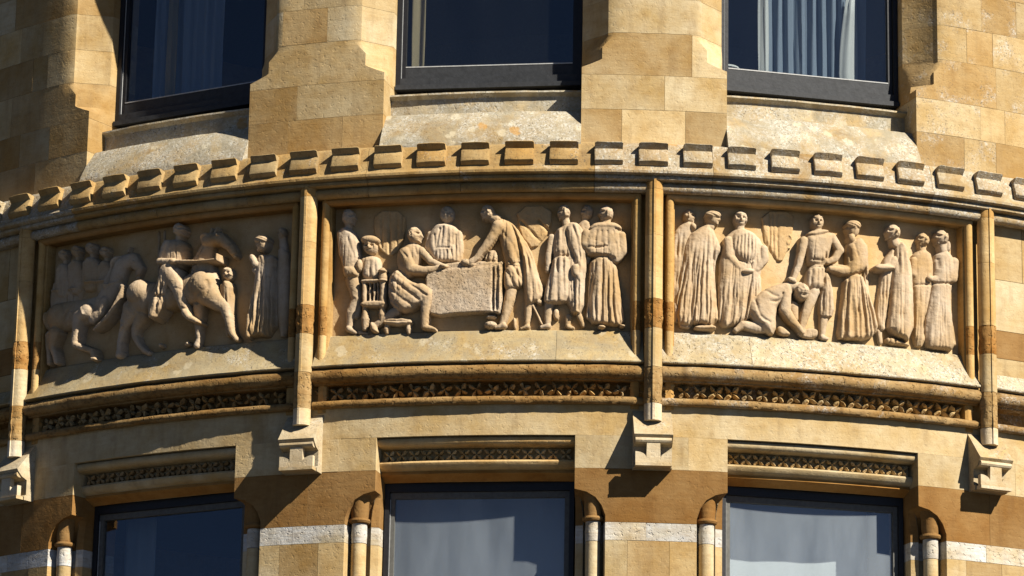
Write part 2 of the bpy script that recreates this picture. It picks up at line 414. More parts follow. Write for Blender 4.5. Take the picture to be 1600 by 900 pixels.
piers = [
 (TL, PIL[0]+UH, None, PIL[0], {0: ([-54, -47, -42, -38.6], [G, T, G, T, G]), 1: ([-50, -44.5, -40.2, -37.4], [T, G, T, G, T]), 2: ([-52, -46, -41.2], [G, T, G, T]), 3: ([-55, -48, -43, -39.3, -37.9], [T, G, G, T, G, G]), 4: ([-50, -45, -40.6], [G, T, Lt, G])}),
 (PIL[1]-UH, PIL[1]+UH, PIL[1], PIL[1], {0: ([-19.0, -15.4], [T, T, T]), 1: ([-18.46], [T, G]), 2: ([], [G]), 3: ([-19.6, -16.6], [Lt, T, Lt]), 4: ([-18.2], [Lt, G])}),
 (PIL[2]-UH, PIL[2]+UH, PIL[2], PIL[2], {0: ([1.97, 5.86], [T, Lt, T]), 1: ([4.58], [Lt, Lt]), 2: ([6.25], [T, Lt]), 3: ([], [Lt]), 4: ([3.2], [Lt, G])}),
 (PIL[3]-UH, TR, PIL[3], None, {0: ([24.0, 26.3, 29.5, 33, 38, 43], [T, G, T, G, Lt, T, G]), 1: ([25.2, 27.0, 31, 35, 40, 44], [Lt, G, G, T, G, T, G]), 2: ([26.4, 30, 34, 39, 43], [T, G, T, G, T, G]), 3: ([24.3, 26.2, 30, 36, 41], [G, T, G, T, G, T]), 4: ([25.4, 28, 33, 38], [G, T, G, Lt, G])}),
]
for a, b, cl, cr, spec in piers:
    mb = MB()
    zs = [1.15]+[z for z, _ in U_LEV if 1.15 < z < 3.02]+[3.02]
    loft(mb, [(z, pier_plan(U_LEV, UF-.0012, z, cl, cr, a, b, .03)) for z in zs])
    core = put('wall', mb.mesh('wall', True, 30), M['mortar'], building)
    for k in range(len(UC)-1):
        joints, cols = spec.get(k, ([], [G]))
        if k > 4:
            joints = [a+(b-a)*(q+1+random.uniform(-.15, .15))/3 for q in range(2)]; cols = [random.choice([G, Lt, T]) for _ in range(3)]
        ed = [a]+joints+[b]
        for q in range(len(ed)-1):
            mt = M['ashlar_lichen'] if (a > 15 and random.random() < .6) else M['ashlar']
            stone(core, U_LEV, UF, UC[k], UC[k+1], cl if q == 0 else None, cr if q == len(ed)-2 else None, ed[q], ed[q+1], mt, tint(cols[q]))
# lower piers: pale lintel course, ironstone course, white course, ashlar
lpiers = [(TL, PIL[0]+LH, None, PIL[0]), (PIL[1]-LH, PIL[1]+LH, PIL[1], PIL[1]), (PIL[2]-LH, PIL[2]+LH, PIL[2], PIL[2]), (PIL[3]-LH, TR, PIL[3], None)]
for i, (a, b, cl, cr) in enumerate(lpiers):
    mb = MB(); zs = [-2.7]+[z for z, _ in L_LEV if -2.7 < z < -.40]+[-.40]
    loft(mb, [(z, pier_plan(L_LEV, LF-.0012, z, cl, cr, a, b, .03)) for z in zs])
    core = put('wall', mb.mesh('wall', True, 30), M['mortar'], building)
    c = PIL[i]
    wide = b-a > 12
    def course(z0, z1, joints, mat, cols, gp=.0009):
        ed = [a]+[j for j in joints if a+.5 < j < b-.5]+[b]
        for q in range(len(ed)-1):
            stone(core, L_LEV, LF, z0, z1, cl if q == 0 else None, cr if q == len(ed)-2 else None, ed[q], ed[q+1], mat, tint(cols[q % len(cols)]), gap=gp)
    far = [c+s*k for s in (-1, 1) for k in (8, 13, 18)] if wide else []
    course(-.584, -.4003, sorted([c+2.2]+far), M['ashlar'], [LIGHT], .0004)
    course(-.882, -.584, sorted([c+.3 if i != 2 else c-9]+far), M['iron'], [BROWN])
    course(-.981, -.882, sorted([c-.9+.3*i]+[f+1 for f in far]), M['white_band'], [WHITE])
    for k in range(len(LC)-1):
        js = [c-1.4, c+1.1] if k == 6 else ([c-.6] if k % 2 else [c+.9])
        course(LC[k], LC[k+1], sorted(js+far), M['ashlar'], [LIGHT, TAN, GOLD] if k == 6 else [GOLD, LIGHT, TAN])

# ---------------------------------------------------------------- lintel course over the lower windows
edges = [TL, -52, -44]+[x for p in PIL for x in (p-.2,)]+[33, 41, TR]
for q in range(len(edges)-1):
    mb = MB(); revolve(mb, [(LF, -.3999), (LF, -.215), (-.40, -.215), (-.40, -.3999)], edges[q]+.008, edges[q+1]-.008, .6, .0)
    put('lintel', mb.mesh('lintel'), M['ashlar'], building, tint(LIGHT, .03))
# ---------------------------------------------------------------- string course with flowers, and sloping shelf
def flower_mesh(size, h, name):
    """four-leaved flower: raised ridged petals on the diagonals"""
    mb = MB()
    for q in range(4):
        a = math.pi/4+q*math.pi/2
        ca, sa = math.cos(a), math.sin(a)
        def pt(l, w, y): return (l*ca-w*sa, -y, l*sa+w*ca)
        s = size
        vs = [pt(.02*s, 0, h*.75), pt(.38*s, .22*s, h*.60), pt(.42*s, 0, h*.95), pt(.38*s, -.22*s, h*.60), pt(.70*s, .17*s, h*.62), pt(.82*s, 0, h*.74), pt(.70*s, -.17*s, h*.62),
              pt(.36*s, .14*s, -.01), pt(.66*s, .08*s, -.01), pt(.66*s, -.08*s, -.01), pt(.36*s, -.14*s, -.01), pt(.02*s, 0, -.01)]
        fs = [(0,1,2), (0,2,3), (1,4,5,2), (2,5,6,3), (1,7,8,4), (4,8,9,6,5), (6,9,10,3), (0,11,7,1), (3,10,11,0)]
        mb.add(vs, fs)
    n = 6; vs = [(0, -h*1.05, 0)]+[(.11*size*math.cos(2*math.pi*i/n), -h*.6, .11*size*math.sin(2*math.pi*i/n)) for i in range(n)]
    mb.add(vs, [(0, 1+i, 1+(i+1) % n) for i in range(n)])
    me = mb.mesh(name, False); me.materials.append(M['eroded']); return me
FL = [flower_mesh(.054, .062, 'flower') for _ in range(6)]
for k_, me_ in enumerate(FL):
    for v in me_.vertices:
        w = .005 if k_ < 2 else .014
        v.co += Vector((noise.noise(v.co*45+Vector((k_*5, 0, 0))), noise.noise(v.co*50+Vector((3, 3+k_*4, 3))), noise.noise(v.co*48+Vector((9, 0, k_*6)))))*w
def at_facade(o, th, d, z, roll=0., sc=1.):
    o.matrix_local = Matrix.Translation(P(th, d, z)) @ Matrix.Rotation(math.radians(th), 4, 'Z') @ Matrix.Rotation(roll, 4, 'Y') @ Matrix.Scale(sc, 4)
bays = [(TL, PIL[0]), (PIL[0], PIL[1]), (PIL[1], PIL[2]), (PIL[2], PIL[3]), (PIL[3], TR)]
low = [(-.40, -.213), (-.058, -.213), (-.040, -.232), (-.026, -.229), (-.017, -.213), (-.020, -.197), (-.034, -.188), (-.100, -.186), (-.118, -.178), (-.118, -.104), (-.095, -.096), (-.040, -.096), (-.037, -.088)]
roll_ = arc(-.032, -.049, .039, -78, 78, 9)
top_ = [(-.030, -.006), (-.40, -.006)]
for i, (a, b) in enumerate(bays):
    a2, b2 = a+.55, b-.55
    lich = 'eroded_lichen' if i >= 3 else 'eroded'
    mb = MB(); revolve(mb, low+roll_+top_, a2, b2, .25, .005)
    sc = put('string_course', mb.mesh('string_course', True, 50), M[lich], building, tint(MOULD if i != 3 else (.36, .25, .115)))
    if 1 <= i <= 3:
        n = 21; t0 = a+.98; st = (b-.95-t0)/(n-1)
        for k in range(n):
            f = put('flower', random.choice(FL[:3]) if i == 3 else random.choice(FL), None, sc, tint((.47, .35, .18) if i != 3 else (.50, .39, .21), .12))
            at_facade(f, t0+k*st, -.114, -.141, random.uniform(-.12, .12) if i == 3 else random.uniform(-.4, .4), random.uniform(.90, 1.10))
    # shelf: weathered slope under the carvings
    inner = 1 <= i <= 3
    prof = [(-.40, -.002), (-.02, -.002), (.001, .002), (.003, .008), (-.006, .018)]
    if inner: prof += [(-.055, .106), (-.098, .196), (-.112, .203), (-.24, .206), (-.40, .206)]
    else: prof += [(-.058, .10), (-.40, .10)]
    cuts = [a2, a2+(b2-a2)*(.27 if i != 2 else .74), b2] if inner else [a2, b2]
    for q in range(len(cuts)-1):
        mb = MB(); revolve(mb, prof, cuts[q]+(.01 if q else 0), cuts[q+1]-.01, .4, .002)
        put('shelf', mb.mesh('shelf', True, 30), M['shelf_white' if i >= 3 else 'shelf'], building, tint((.42, .34, .19) if i < 3 else (.45, .37, .22), .04))
# ---------------------------------------------------------------- plain wall beside the friezes
for a, b, js in ((TL, PIL[0]-.6, [-53, -46, -41.5]), (PIL[3]+.6, TR, [28.2, 33, 38, 43])):
    for z0, z1, col, mt in ((.10, .20, GOLD, 'ashlar'), (.20, .362, BROWN, 'iron'), (.362, .66, LIGHT, 'ashlar'), (.66, .985, GOLD, 'ashlar')):
        ed = [a]+[j+random.uniform(-.8, .8) for j in js]+[b]
        for q in range(len(ed)-1):
            mb = MB(); revolve(mb, [(LF, z0+.0014), (LF, z1-.0014), (-.4, z1-.0014), (-.4, z0+.0014)], ed[q]+.018, ed[q+1]-.018, 1.)
            put('wall_stone', mb.mesh('wall_stone'), M[mt], building, tint(col))
# ---------------------------------------------------------------- cornice
lowc = [(-.40, .962), (-.198, .962), (-.075, .958)]+[(-.06, .951)]
# moulded frame across the head of the panels
under = [(-.40, .985), (-.085, .985), (-.075, .978), (-.045, .976)]
m3 = arc(-.012, 1.000, .030, -70, 70, 7)
prof_c = under+m3+[(.022, 1.030), (.040, 1.031), (.048, 1.036), (.048, 1.050), (.042, 1.055), (.052, 1.059), (.064, 1.061), (.072, 1.066), (.073, 1.080), (.067, 1.086), (.055, 1.110), (.040, 1.170), (.024, 1.228), (.010, 1.250), (-.045, 1.272), (-.40, 1.272)]
cc = [TL, -48.2, -40.4, -33.9, -27.7, -21.3, -13.4, -7.7, .35, 7.4, 14.6, 21.2, 28.4, 37, TR]
cornices = []
for q in range(len(cc)-1):
    mb = MB(); revolve(mb, prof_c, cc[q]+.012, cc[q+1]-.012, .3, .0025)
    lic = cc[q] > 0 or cc[q] < -39
    o = put('cornice', mb.mesh('cornice', True, 40), M['cornice_lichen' if lic else 'cornice'], building, tint((.39, .28, .13) if not lic else (.36, .26, .125)))
    cornices.append((cc[q], cc[q+1], o))
def block_mesh(w, name):
    """billet: nosing over a recessed, rounded face"""
    pr = [(-.02, .072), (.030, .069), (.050, .064), (.051, .061), (.020, .036), (.022, .030), (.027, -.030), (.025, -.040), (.008, -.054), (-.02, -.058)]
    mb = MB(); hw = w/2; k = len(pr)
    xs = [-hw, -hw+.008, 0, hw-.008, hw]
    vs = []
    for i, x in enumerate(xs):
        for d, z in pr:
            e = .004 if i in (0, 4) and d > 0 else 0
            vs.append((x, -(d-e), z-(.003 if i in (0, 4) and z > 0 else 0)))
    fs = [(i*k+j, (i+1)*k+j, (i+1)*k+(j+1) % k, i*k+(j+1) % k) for i in range(len(xs)-1) for j in range(k)]
    fs += [tuple(range(k)), tuple((len(xs)-1)*k+j for j in reversed(range(k)))]
    mb.add(vs, fs); return mb.mesh(name, True, 35)
BM = {}
for nm in ('cornice', 'cornice_lichen'):
    BM[nm] = []
    for _ in range(3):
        me = block_mesh(.158, 'block')
        for v in me.vertices: v.co += Vector((noise.noise(v.co*31+Vector((_*9, 0, 0))), noise.noise(v.co*37+Vector((0, _*7, 0))), noise.noise(v.co*33+Vector((0, 0, _*5)))))*.004
        me.materials.append(M[nm]); BM[nm].append(me)
for k in range(-24, 18):
    th = 2.03-.86+2.652*k                                     # centre of the block
    if th < TL+2 or th > TR-2: continue
    own = [o for a, b, o in cornices if a <= th < b][0]
    lic = 'cornice_lichen' if th > 0 or th < -39 else 'cornice'
    o = put('block', random.choice(BM[lic]), None, own, tint((.41, .30, .145) if th < 1 else (.37, .275, .145), .12))
    if k == 5: sc_ = .96
    o.matrix_local = Matrix.Translation(P(th, .045, 1.166)) @ Matrix.Rotation(math.radians(th+random.uniform(-.6, .6)), 4, 'Z') @ Matrix.Rotation(math.radians(-14+random.uniform(-1.5, 1.5)), 4, 'X') @ Matrix.Scale(random.uniform(.97, 1.03), 4)

# ---------------------------------------------------------------- panel frames, colonnettes, consoles
def shaft_ring(th, z, r, seg=18, amp=0.):
    out = []
    for i in range(seg):
        a = 2*math.pi*i/seg
        rr = r
        x, n = rr*math.cos(a), rr*math.sin(a)
        out.append((x, n))
    return out
def vertical(mb, th, x, n, plan, zs, amp=0., top_cut=0.):
    vs = []; fs = []; k = len(plan)
    for zi, z in enumerate(zs):
        for px, pn in plan:
            e = 1+amp*noise.noise(Vector((px*40, pn*40+th, z*26)))
            vs.append(local(th, x+px*e, n+pn*e, z))
    for i in range(len(zs)-1):
        for j in range(k):
            j2 = (j+1) % k; fs.append((i*k+j, i*k+j2, (i+1)*k+j2, (i+1)*k+j))
    fs.append(tuple(range(k))); fs.append(tuple((len(zs)-1)*k+j for j in reversed(range(k))))
    mb.add(vs, fs)
def circ_plan(r, seg=20, fillet=0.):
    out = []
    for i in range(seg):
        a = -math.pi/2+2*math.pi*i/seg
        out.append((r*math.cos(a), r*math.sin(a)))
    if fillet:                                              # flat fillet along the front
        o2 = []
        for x, n in out:
            if n > r*.93: continue
            o2.append((x, n))
        # keep order: walk until the front gap and insert the fillet
        idx = max(range(len(o2)), key=lambda i: (o2[i][1], 0)) if False else None
        right = [p for p in o2 if p[0] >= 0]; left = [p for p in o2 if p[0] < 0]
        right.sort(key=lambda p: p[1]); left.sort(key=lambda p: -p[1])
        y = math.sqrt(max(0, r*r-fillet*fillet))
        out = right+[(fillet, y), (fillet, y+.006), (-fillet, y+.006), (-fillet, y)]+left
    return out
def zsteps(a, b, st): 
    n = max(1, int(round((b-a)/st))); return [a+(b-a)*i/n for i in range(n+1)]
def console_shape(th):
    """projecting corbel: sloping top, hollow front with a stem"""
    hw = .106
    prof = [(-.10, -.592), (.010, -.592), (.012, -.572), (-.004, -.560), (-.004, -.474), (.036, -.458), (.066, -.430), (.074, -.418), (.060, -.404), (-.062, -.258), (-.10, -.258)]
    body = MB()
    k = len(prof); xs = [-hw, hw]
    vs = [local(th, x, n, z) for x in xs for n, z in prof]
    fs = [(j, k+j, k+(j+1) % k, (j+1) % k) for j in range(k)]+[tuple(range(k)), tuple(k+j for j in reversed(range(k)))]
    body.add(vs, fs)
    # front plate: bar, stem and base with hollowed shoulders
    def plate(poly, n0, n1):
        m = MB(); q = len(poly)
        vs = [local(th, x, n, z) for n in (n0, n1) for x, z in poly]
        fs = [(j, (j+1) % q, q+(j+1) % q, q+j) for j in range(q)]+[tuple(reversed(range(q))), tuple(q+j for j in range(q))]
        m.add(vs, fs); return m
    w = hw*.93; s = hw*.34
    bar = MB(); vs = []
    pr = [(.030, -.434), (.060, -.434), (.068, -.440), (.070, -.450), (.064, -.460), (.050, -.465), (.030, -.465)]
    q = len(pr); vs = [local(th, x, n, z) for x in (-w, w) for n, z in pr]
    bar.add(vs, [(j, q+j, q+(j+1) % q, (j+1) % q) for j in range(q)]+[tuple(range(q)), tuple(q+j for j in reversed(range(q)))])
    r = w-s
    left = [(-w+r*.96*math.sin(t)*1.0, -.512-r*.55*(1-math.cos(t))) for t in [i*math.pi/2/6 for i in range(7)]]
    base = [(-w, -.572), (-w, -.512)]+[p for p in left[1:]]+[(-s, -.463), (s, -.463)]+[(-x, z) for x, z in reversed(left[1:])]+[(w, -.512), (w, -.572)]
    pl = plate(base, .030, .060)
    foot = plate([(-w*1.0, -.590), (-w*1.0, -.573), (w*1.0, -.573), (w*1.0, -.590)], .004, .064)
    return body, bar, pl, foot
for i, th in enumerate(PIL):
    # backing block with hollows either side of the shaft
    core = MB()
    hwid = 1.30
    plan = [(th-hwid, BACK), (th-hwid, -.060), (th-1.12, -.052), (th-.80, -.055), (th-.70, -.095), (th-.35, -.110), (th+.35, -.110), (th+.70, -.095), (th+.80, -.055), (th+1.12, -.052), (th+hwid, -.060), (th+hwid, BACK)]
    if i == 0: plan[0] = (th-.62, BACK); plan[1] = (th-.62, -.09); plan[2] = (th-.6, -.1); plan[3] = (th-.55, -.1); plan[4] = (th-.5, -.1)
    if i == 3: plan[-1] = (th+.62, BACK); plan[-2] = (th+.62, -.09); plan[-3] = (th+.6, -.1); plan[-4] = (th+.55, -.1); plan[-5] = (th+.5, -.1)
    loft(core, [(-.25, plan), (.99, plan)])
    pb = put('pilaster', core.mesh('pilaster', True, 30), M['iron'], building, tint((.45, .29, .11)))
    zc = [-.33, -.235, -.03, .19, .355, .72, .985, 1.040]
    cols = [((.62, .55, .42), 'ashlar'), (TAN, 'eroded'), (LIGHT, 'ashlar'), ((.38, .22, .075), 'eroded'), ((.56, .40, .19), 'ashlar'), ((.56, .40, .19), 'ashlar'), ((.46, .30, .12), 'ashlar')]
    for q in range(len(zc)-1):
        ero = cols[q][1] == 'eroded'
        m = MB(); vertical(m, th, 0, -.004, circ_plan(.049, 24, .0065), zsteps(zc[q]+.0008, zc[q+1]-.0008, .02 if ero else .06), .16 if ero else .015)
        put('shaft_drum', m.mesh('shaft_drum', True, 32), M[cols[q][1]], pb, tint(cols[q][0], .05))
    for s in (-1, 1):
        if (i == 0 and s < 0) or (i == 3 and s > 0): continue
        for z0, z1, col, mt in ((.045, .19, (.56, .40, .19), 'ashlar'), (.19, .355, (.40, .235, .08), 'eroded'), (.355, .972, (.50, .34, .14), 'ashlar')):
            m = MB(); vertical(m, th+s*.98, 0, -.044, circ_plan(.023, 14), zsteps(z0, z1-.001, .025), .10 if mt == 'eroded' else .02)
            put('frame_roll', m.mesh('frame_roll', True, 40), M[mt], pb, tint(col, .05))
    body, bar, pl, foot = console_shape(th)
    cb = put('console', body.mesh('console', True, 25), M['shelf'], building, tint((.50, .42, .28), .05))
    for nm, m in (('console_bar', bar), ('console_plate', pl), ('console_foot', foot)):
        put(nm, m.mesh(nm, True, 30), M['ashlar'], cb, tint((.52, .445, .31), .05))
# head moulding of each panel
for i, c in enumerate(CEN):
    a, b = PIL[i]+.80, PIL[i+1]-.80
    prof = [(-.30, .945), (-.10, .945), (-.066, .946)]+arc(-.044, .962, .024, -130, 120, 8)+[(-.075, .986), (-.30, .986)]
    mb = MB(); revolve(mb, prof, a, b, .3, .0015)
    put('frame_head', mb.mesh('frame_head', True, 40), M['iron' if i < 2 else 'ashlar'], building, tint((.40, .235, .085) if i < 2 else (.52, .37, .18)))

# ---------------------------------------------------------------- upper sills
for i, c in enumerate(CEN):
    a, b = c-(10.6-UH)-.02, c+(10.6-UH)+.02
    lower = [(-.44, 1.20), (.012, 1.20), (.016, 1.252), (-.004, 1.300), (-.045, 1.380), (-.113, 1.474), (-.125, 1.478), (-.44, 1.480)]
    upper = [(-.44, 1.484), (-.196, 1.484), (-.194, 1.560), (-.196, 1.588), (-.178, 1.600), (-.165, 1.606), (-.166, 1.616), (-.30, 1.648), (-.44, 1.66)]
    mb = MB(); revolve(mb, lower, a, b, .3, .004)
    s0 = put('sill', mb.mesh('sill', True, 30), M['sill'], building, tint(SILL if i else (.36, .29, .17)))
    mb = MB(); revolve(mb, upper, a, b, .3, .003)
    put('sill_nosing', mb.mesh('sill_nosing', True, 40), M['sill'], s0, tint((.50, .41, .25)))

# ---------------------------------------------------------------- window heads of the lower windows
TOOTH = flower_mesh(.047, .045, 'tooth'); TOOTH.materials.clear(); TOOTH.materials.append(M['ashlar'])
for i, c in enumerate(CEN):
    h = 10.6-LH; a, b = c-h+.01, c+h-.01
    prof = [(-.43, -.405), (-.085, -.405)]+arc(-.102, -.424, .024, 70, -80, 7)+[(-.115, -.450), (-.175, -.454), (-.182, -.462), (-.182, -.515), (-.165, -.522), (-.132, -.524), (-.128, -.534), (-.136, -.556), (-.150, -.566), (-.16, -.570), (-.20, -.585), (-.245, -.604), (-.26, -.615), (-.43, -.615)]
    mb = MB(); revolve(mb, prof, a, b, .4, .001)
    wh = put('window_head', mb.mesh('window_head', True, 40), M['ashlar'], building, tint(LIGHT if i != 1 else (.55, .40, .20)))
    mb = MB(); revolve(mb, [(-.243, -.606), (-.17, -.574), (-.165, -.590), (-.24, -.622)], a, b, .6)
    put('soffit', mb.mesh('soffit'), M['iron'], wh, tint((.42, .23, .07)))
    n = 15; t0 = c-h+.55; st = (2*h-1.1)/(n-1)
    for k in range(n):
        f = put('tooth', TOOTH, None, wh, tint((.56, .42, .22) if i > 0 else (.36, .26, .14), .06)); at_facade(f, t0+k*st, -.181, -.489, random.uniform(-.06, .06))

# ---------------------------------------------------------------- nook shafts with caps beside the lower windows
for i, th in enumerate(PIL):
    for s in (-1, 1):
        if (i == 0 and s < 0) or (i == 3 and s > 0): continue
        t = th+s*3.43; n = -.128
        m = MB(); lathe(m, t, 0, n, [(.041, -2.69), (.041, -.983)], 18)
        nk = put('nook_shaft', m.mesh('nook_shaft', True, 40), M['ashlar'], building, tint(LIGHT))
        m = MB(); lathe(m, t, 0, n, [(.042, -.980), (.044, -.93), (.042, -.872)], 18)
        put('shaft_band', m.mesh('shaft_band', True, 40), M['white_band'], nk, tint(WHITE))
        m = MB(); lathe(m, t, 0, n, [(.044, -.870), (.056, -.866), (.061, -.856), (.058, -.846), (.047, -.842), (.048, -.832), (.051, -.80), (.050, -.765), (.055, -.735), (.060, -.715), (.060, -.690)], 18)
        put('shaft_cap', m.mesh('shaft_cap', True, 40), M['iron'], nk, tint(BROWN))

# ---------------------------------------------------------------- windows
def window(c, half, d, z0, z1, upper):
    hw = (R+d)*math.sin(math.radians(half)); dn = (R+d)*math.cos(math.radians(half))-R
    n = dn
    st, br, tr = .026, (.115 if upper else .09), .055
    w = MB()
    lbox(w, c, -hw, -hw+st, n-.07, n, z0, z1); lbox(w, c, hw-st, hw, n-.07, n, z0, z1)
    lbox(w, c, -hw+st, hw-st, n-.07, n-.0005, z1-tr, z1)
    fo = put('window', w.mesh('window', False), M['paint_dark'], building)
    # moving sash inside the frame
    i = -hw+st; j = hw-st; sw = .028
    sm = MB()
    lbox(sm, c, i+.001, i+sw, n-.052, n-.018, z0+.046, z1-tr-.001); lbox(sm, c, j-sw, j-.001, n-.052, n-.018, z0+.046, z1-tr-.001)
    lbox(sm, c, i+sw, j-sw, n-.052, n-.0185, z1-tr-.035, z1-tr-.001)
    put('sash', sm.mesh('sash', False), M['paint_dark' if upper else 'paint_grey'], fo)
    sr = MB(); lbox(sr, c, i+sw, j-sw, n-.052, n-.0185, z0+.046, z0+br)
    put('bottom_rail', sr.mesh('bottom_rail', False), M['paint_worn'], fo)
    e = MB(); lbox(e, c, i+sw, j-sw, n-.030, n-.0165, z0+br, z0+br+.006); 
    put('glazing_bead', e.mesh('glazing_bead', False), M['paint_edge'], fo)
    e = MB(); lbox(e, c, i+.002, i+.005, n-.022, n-.014, z0+.05, z1-tr-.04)
    put('glazing_bead', e.mesh('glazing_bead', False), M['paint_edge'], fo)
    p = MB(); lbox(p, c, i+sw-.006, j-sw+.006, n-.038, n-.034, z0+br-.006, z1-tr-.03)
    put('pane', p.mesh('pane', False), M['glass' if upper or c < -20 else 'glass_veiled'], fo)
    wr = MB(); lbox(wr, c, -hw+st, hw-st, n-.07, n-.0005, z0, z0+.045)
    put('bottom_rail', wr.mesh('bottom_rail', False), M['paint_worn'], fo)
    if upper:
        l = MB(); lbox(l, c, -hw+.001, hw-.001, n-.069, n+.022, z0-.028, z0-.001)
        put('window_ledge', l.mesh('window_ledge', False), M['paint_worn'], fo)
    return hw, n
for c in CEN: window(c, 10.6-UH-.03, -.27, 1.705, 3.02, True)
for c in CEN: window(c, 10.6-LH-.03, -.25, -2.69, -.612, False)

# ---------------------------------------------------------------- things behind the glass
def curtain(name, c, x0, x1, n, z0, z1, mat, folds, amp, label, seed=0, group=None, taper=0.):
    mb = MB(); m = max(8, int(folds*10)); rows = 8; vs = []; fs = []
    rnd = random.Random(seed); ph = [rnd.uniform(0, 6.28) for _ in range(3)]
    for r in range(rows+1):
        z = z0+(z1-z0)*r/rows
        for q in range(m+1):
            u = q/m; x = x0+(x1-x0)*u
            x += taper*(1-(2*abs(r/rows-.5))**1.5)*(u if taper > 0 else (1-u))
            f = math.sin(u*folds*6.283+ph[0]+.5*math.sin(u*9+ph[1]))+.35*math.sin(u*folds*13.7+ph[2])
            vs.append(local(c, x+.004*math.sin(z*5+q), n+amp*f*(.85+.15*math.sin(z*3)), z))
    for r in range(rows):
        for q in range(m):
            a = r*(m+1)+q; fs.append((a, a+1, a+m+2, a+m+1))
    mb.add(vs, fs)
    o = put(name, mb.mesh(name, True, 0), mat)
    so = o.modifiers.new('cloth', 'SOLIDIFY'); so.thickness = .003
    tag(o, label, 'curtain', 'curtains behind the upper windows'); return o
U0, U1, L0, L1 = 1.45, 3.0, -2.6, -.45
curtain('curtain', CEN[0], -.40, .10, -.48, U0, U1, M['curtain_pale'], 7, .018, 'blue grey folded curtain inside the upper left window', 1)
curtain('curtain', CEN[0], -.27, -.20, -.42, U0, U1, M['curtain_tan'], 1, .010, 'narrow tan curtain edge inside the upper left window', 2)
curtain('curtain', CEN[1], -.46, -.39, -.40, U0, U1, M['curtain_tan'], 1, .010, 'tan curtain edge at left side of the upper middle window', 3)
curtain('curtain', CEN[2], -.17, .42, -.55, U0, U1, M['curtain_blue'], 9, .020, 'pale blue grey pleated curtain inside the upper right window', 4)
curtain('curtain', CEN[2], -.25, -.19, -.47, U0, U1, M['curtain_white'], 1, .012, 'narrow white curtain edge inside the upper right window', 5)
curtain('curtain', CEN[2], .30, .36, -.50, U0, U1-.6, M['curtain_white'], 1, .012, 'white bulging curtain fold at right of the upper right window', 6, taper=-.05)
def blind(c, x0, x1, n, z0, z1, mat, label):
    mb = MB(); m = 10; vs = []; fs = []
    for r, z in enumerate((z0, z1)):
        for q in range(m+1):
            x = x0+(x1-x0)*q/m; vs.append(local(c, x, n+.004*math.sin(q*1.7), z))
    for q in range(m): fs.append((q, q+1, m+q+2, m+q+1))
    mb.add(vs, fs); o = put('window_blind', mb.mesh('window_blind', True, 0), mat)
    so = o.modifiers.new('cloth', 'SOLIDIFY'); so.thickness = .004
    return tag(o, label, 'blind', 'blinds behind the lower windows')
blind(CEN[0], -.46, -.25, -.50, L0, L1, M['blind_grey'], 'narrow grey blind inside the lower left window')
blind(CEN[1], -.52, .52, -.62, L0, L1, M['blind'], 'plain pale blind inside the lower middle window')
blind(CEN[2], -.56, .40, -.535, L0, L1, M['blind'], 'white blind partly sunlit inside the lower right window')

# pale lamp seen in the room
m = MB(); lathe(m, CEN[2], -.415, -.62, [(.012, 1.62), (.012, 1.70), (.062, 1.705), (.040, 1.80), (.012, 1.802), (.012, 1.885), (.075, 1.89), (.098, 1.912), (.090, 1.925), (.015, 1.935)], 18)
lp = put('lamp', m.mesh('lamp', True, 35), M['curtain_white']); tag(lp, 'pale lamp with a round dish shade inside the upper right window', 'lamp')
m = MB(); lathe(m, CEN[2], -.415, -.62, [(.09, 1.241), (.09, 1.26), (.012, 1.275), (.012, 1.619)], 14)
put('lamp_stand', m.mesh('lamp_stand', True, 35), M['curtain_white'], lp)

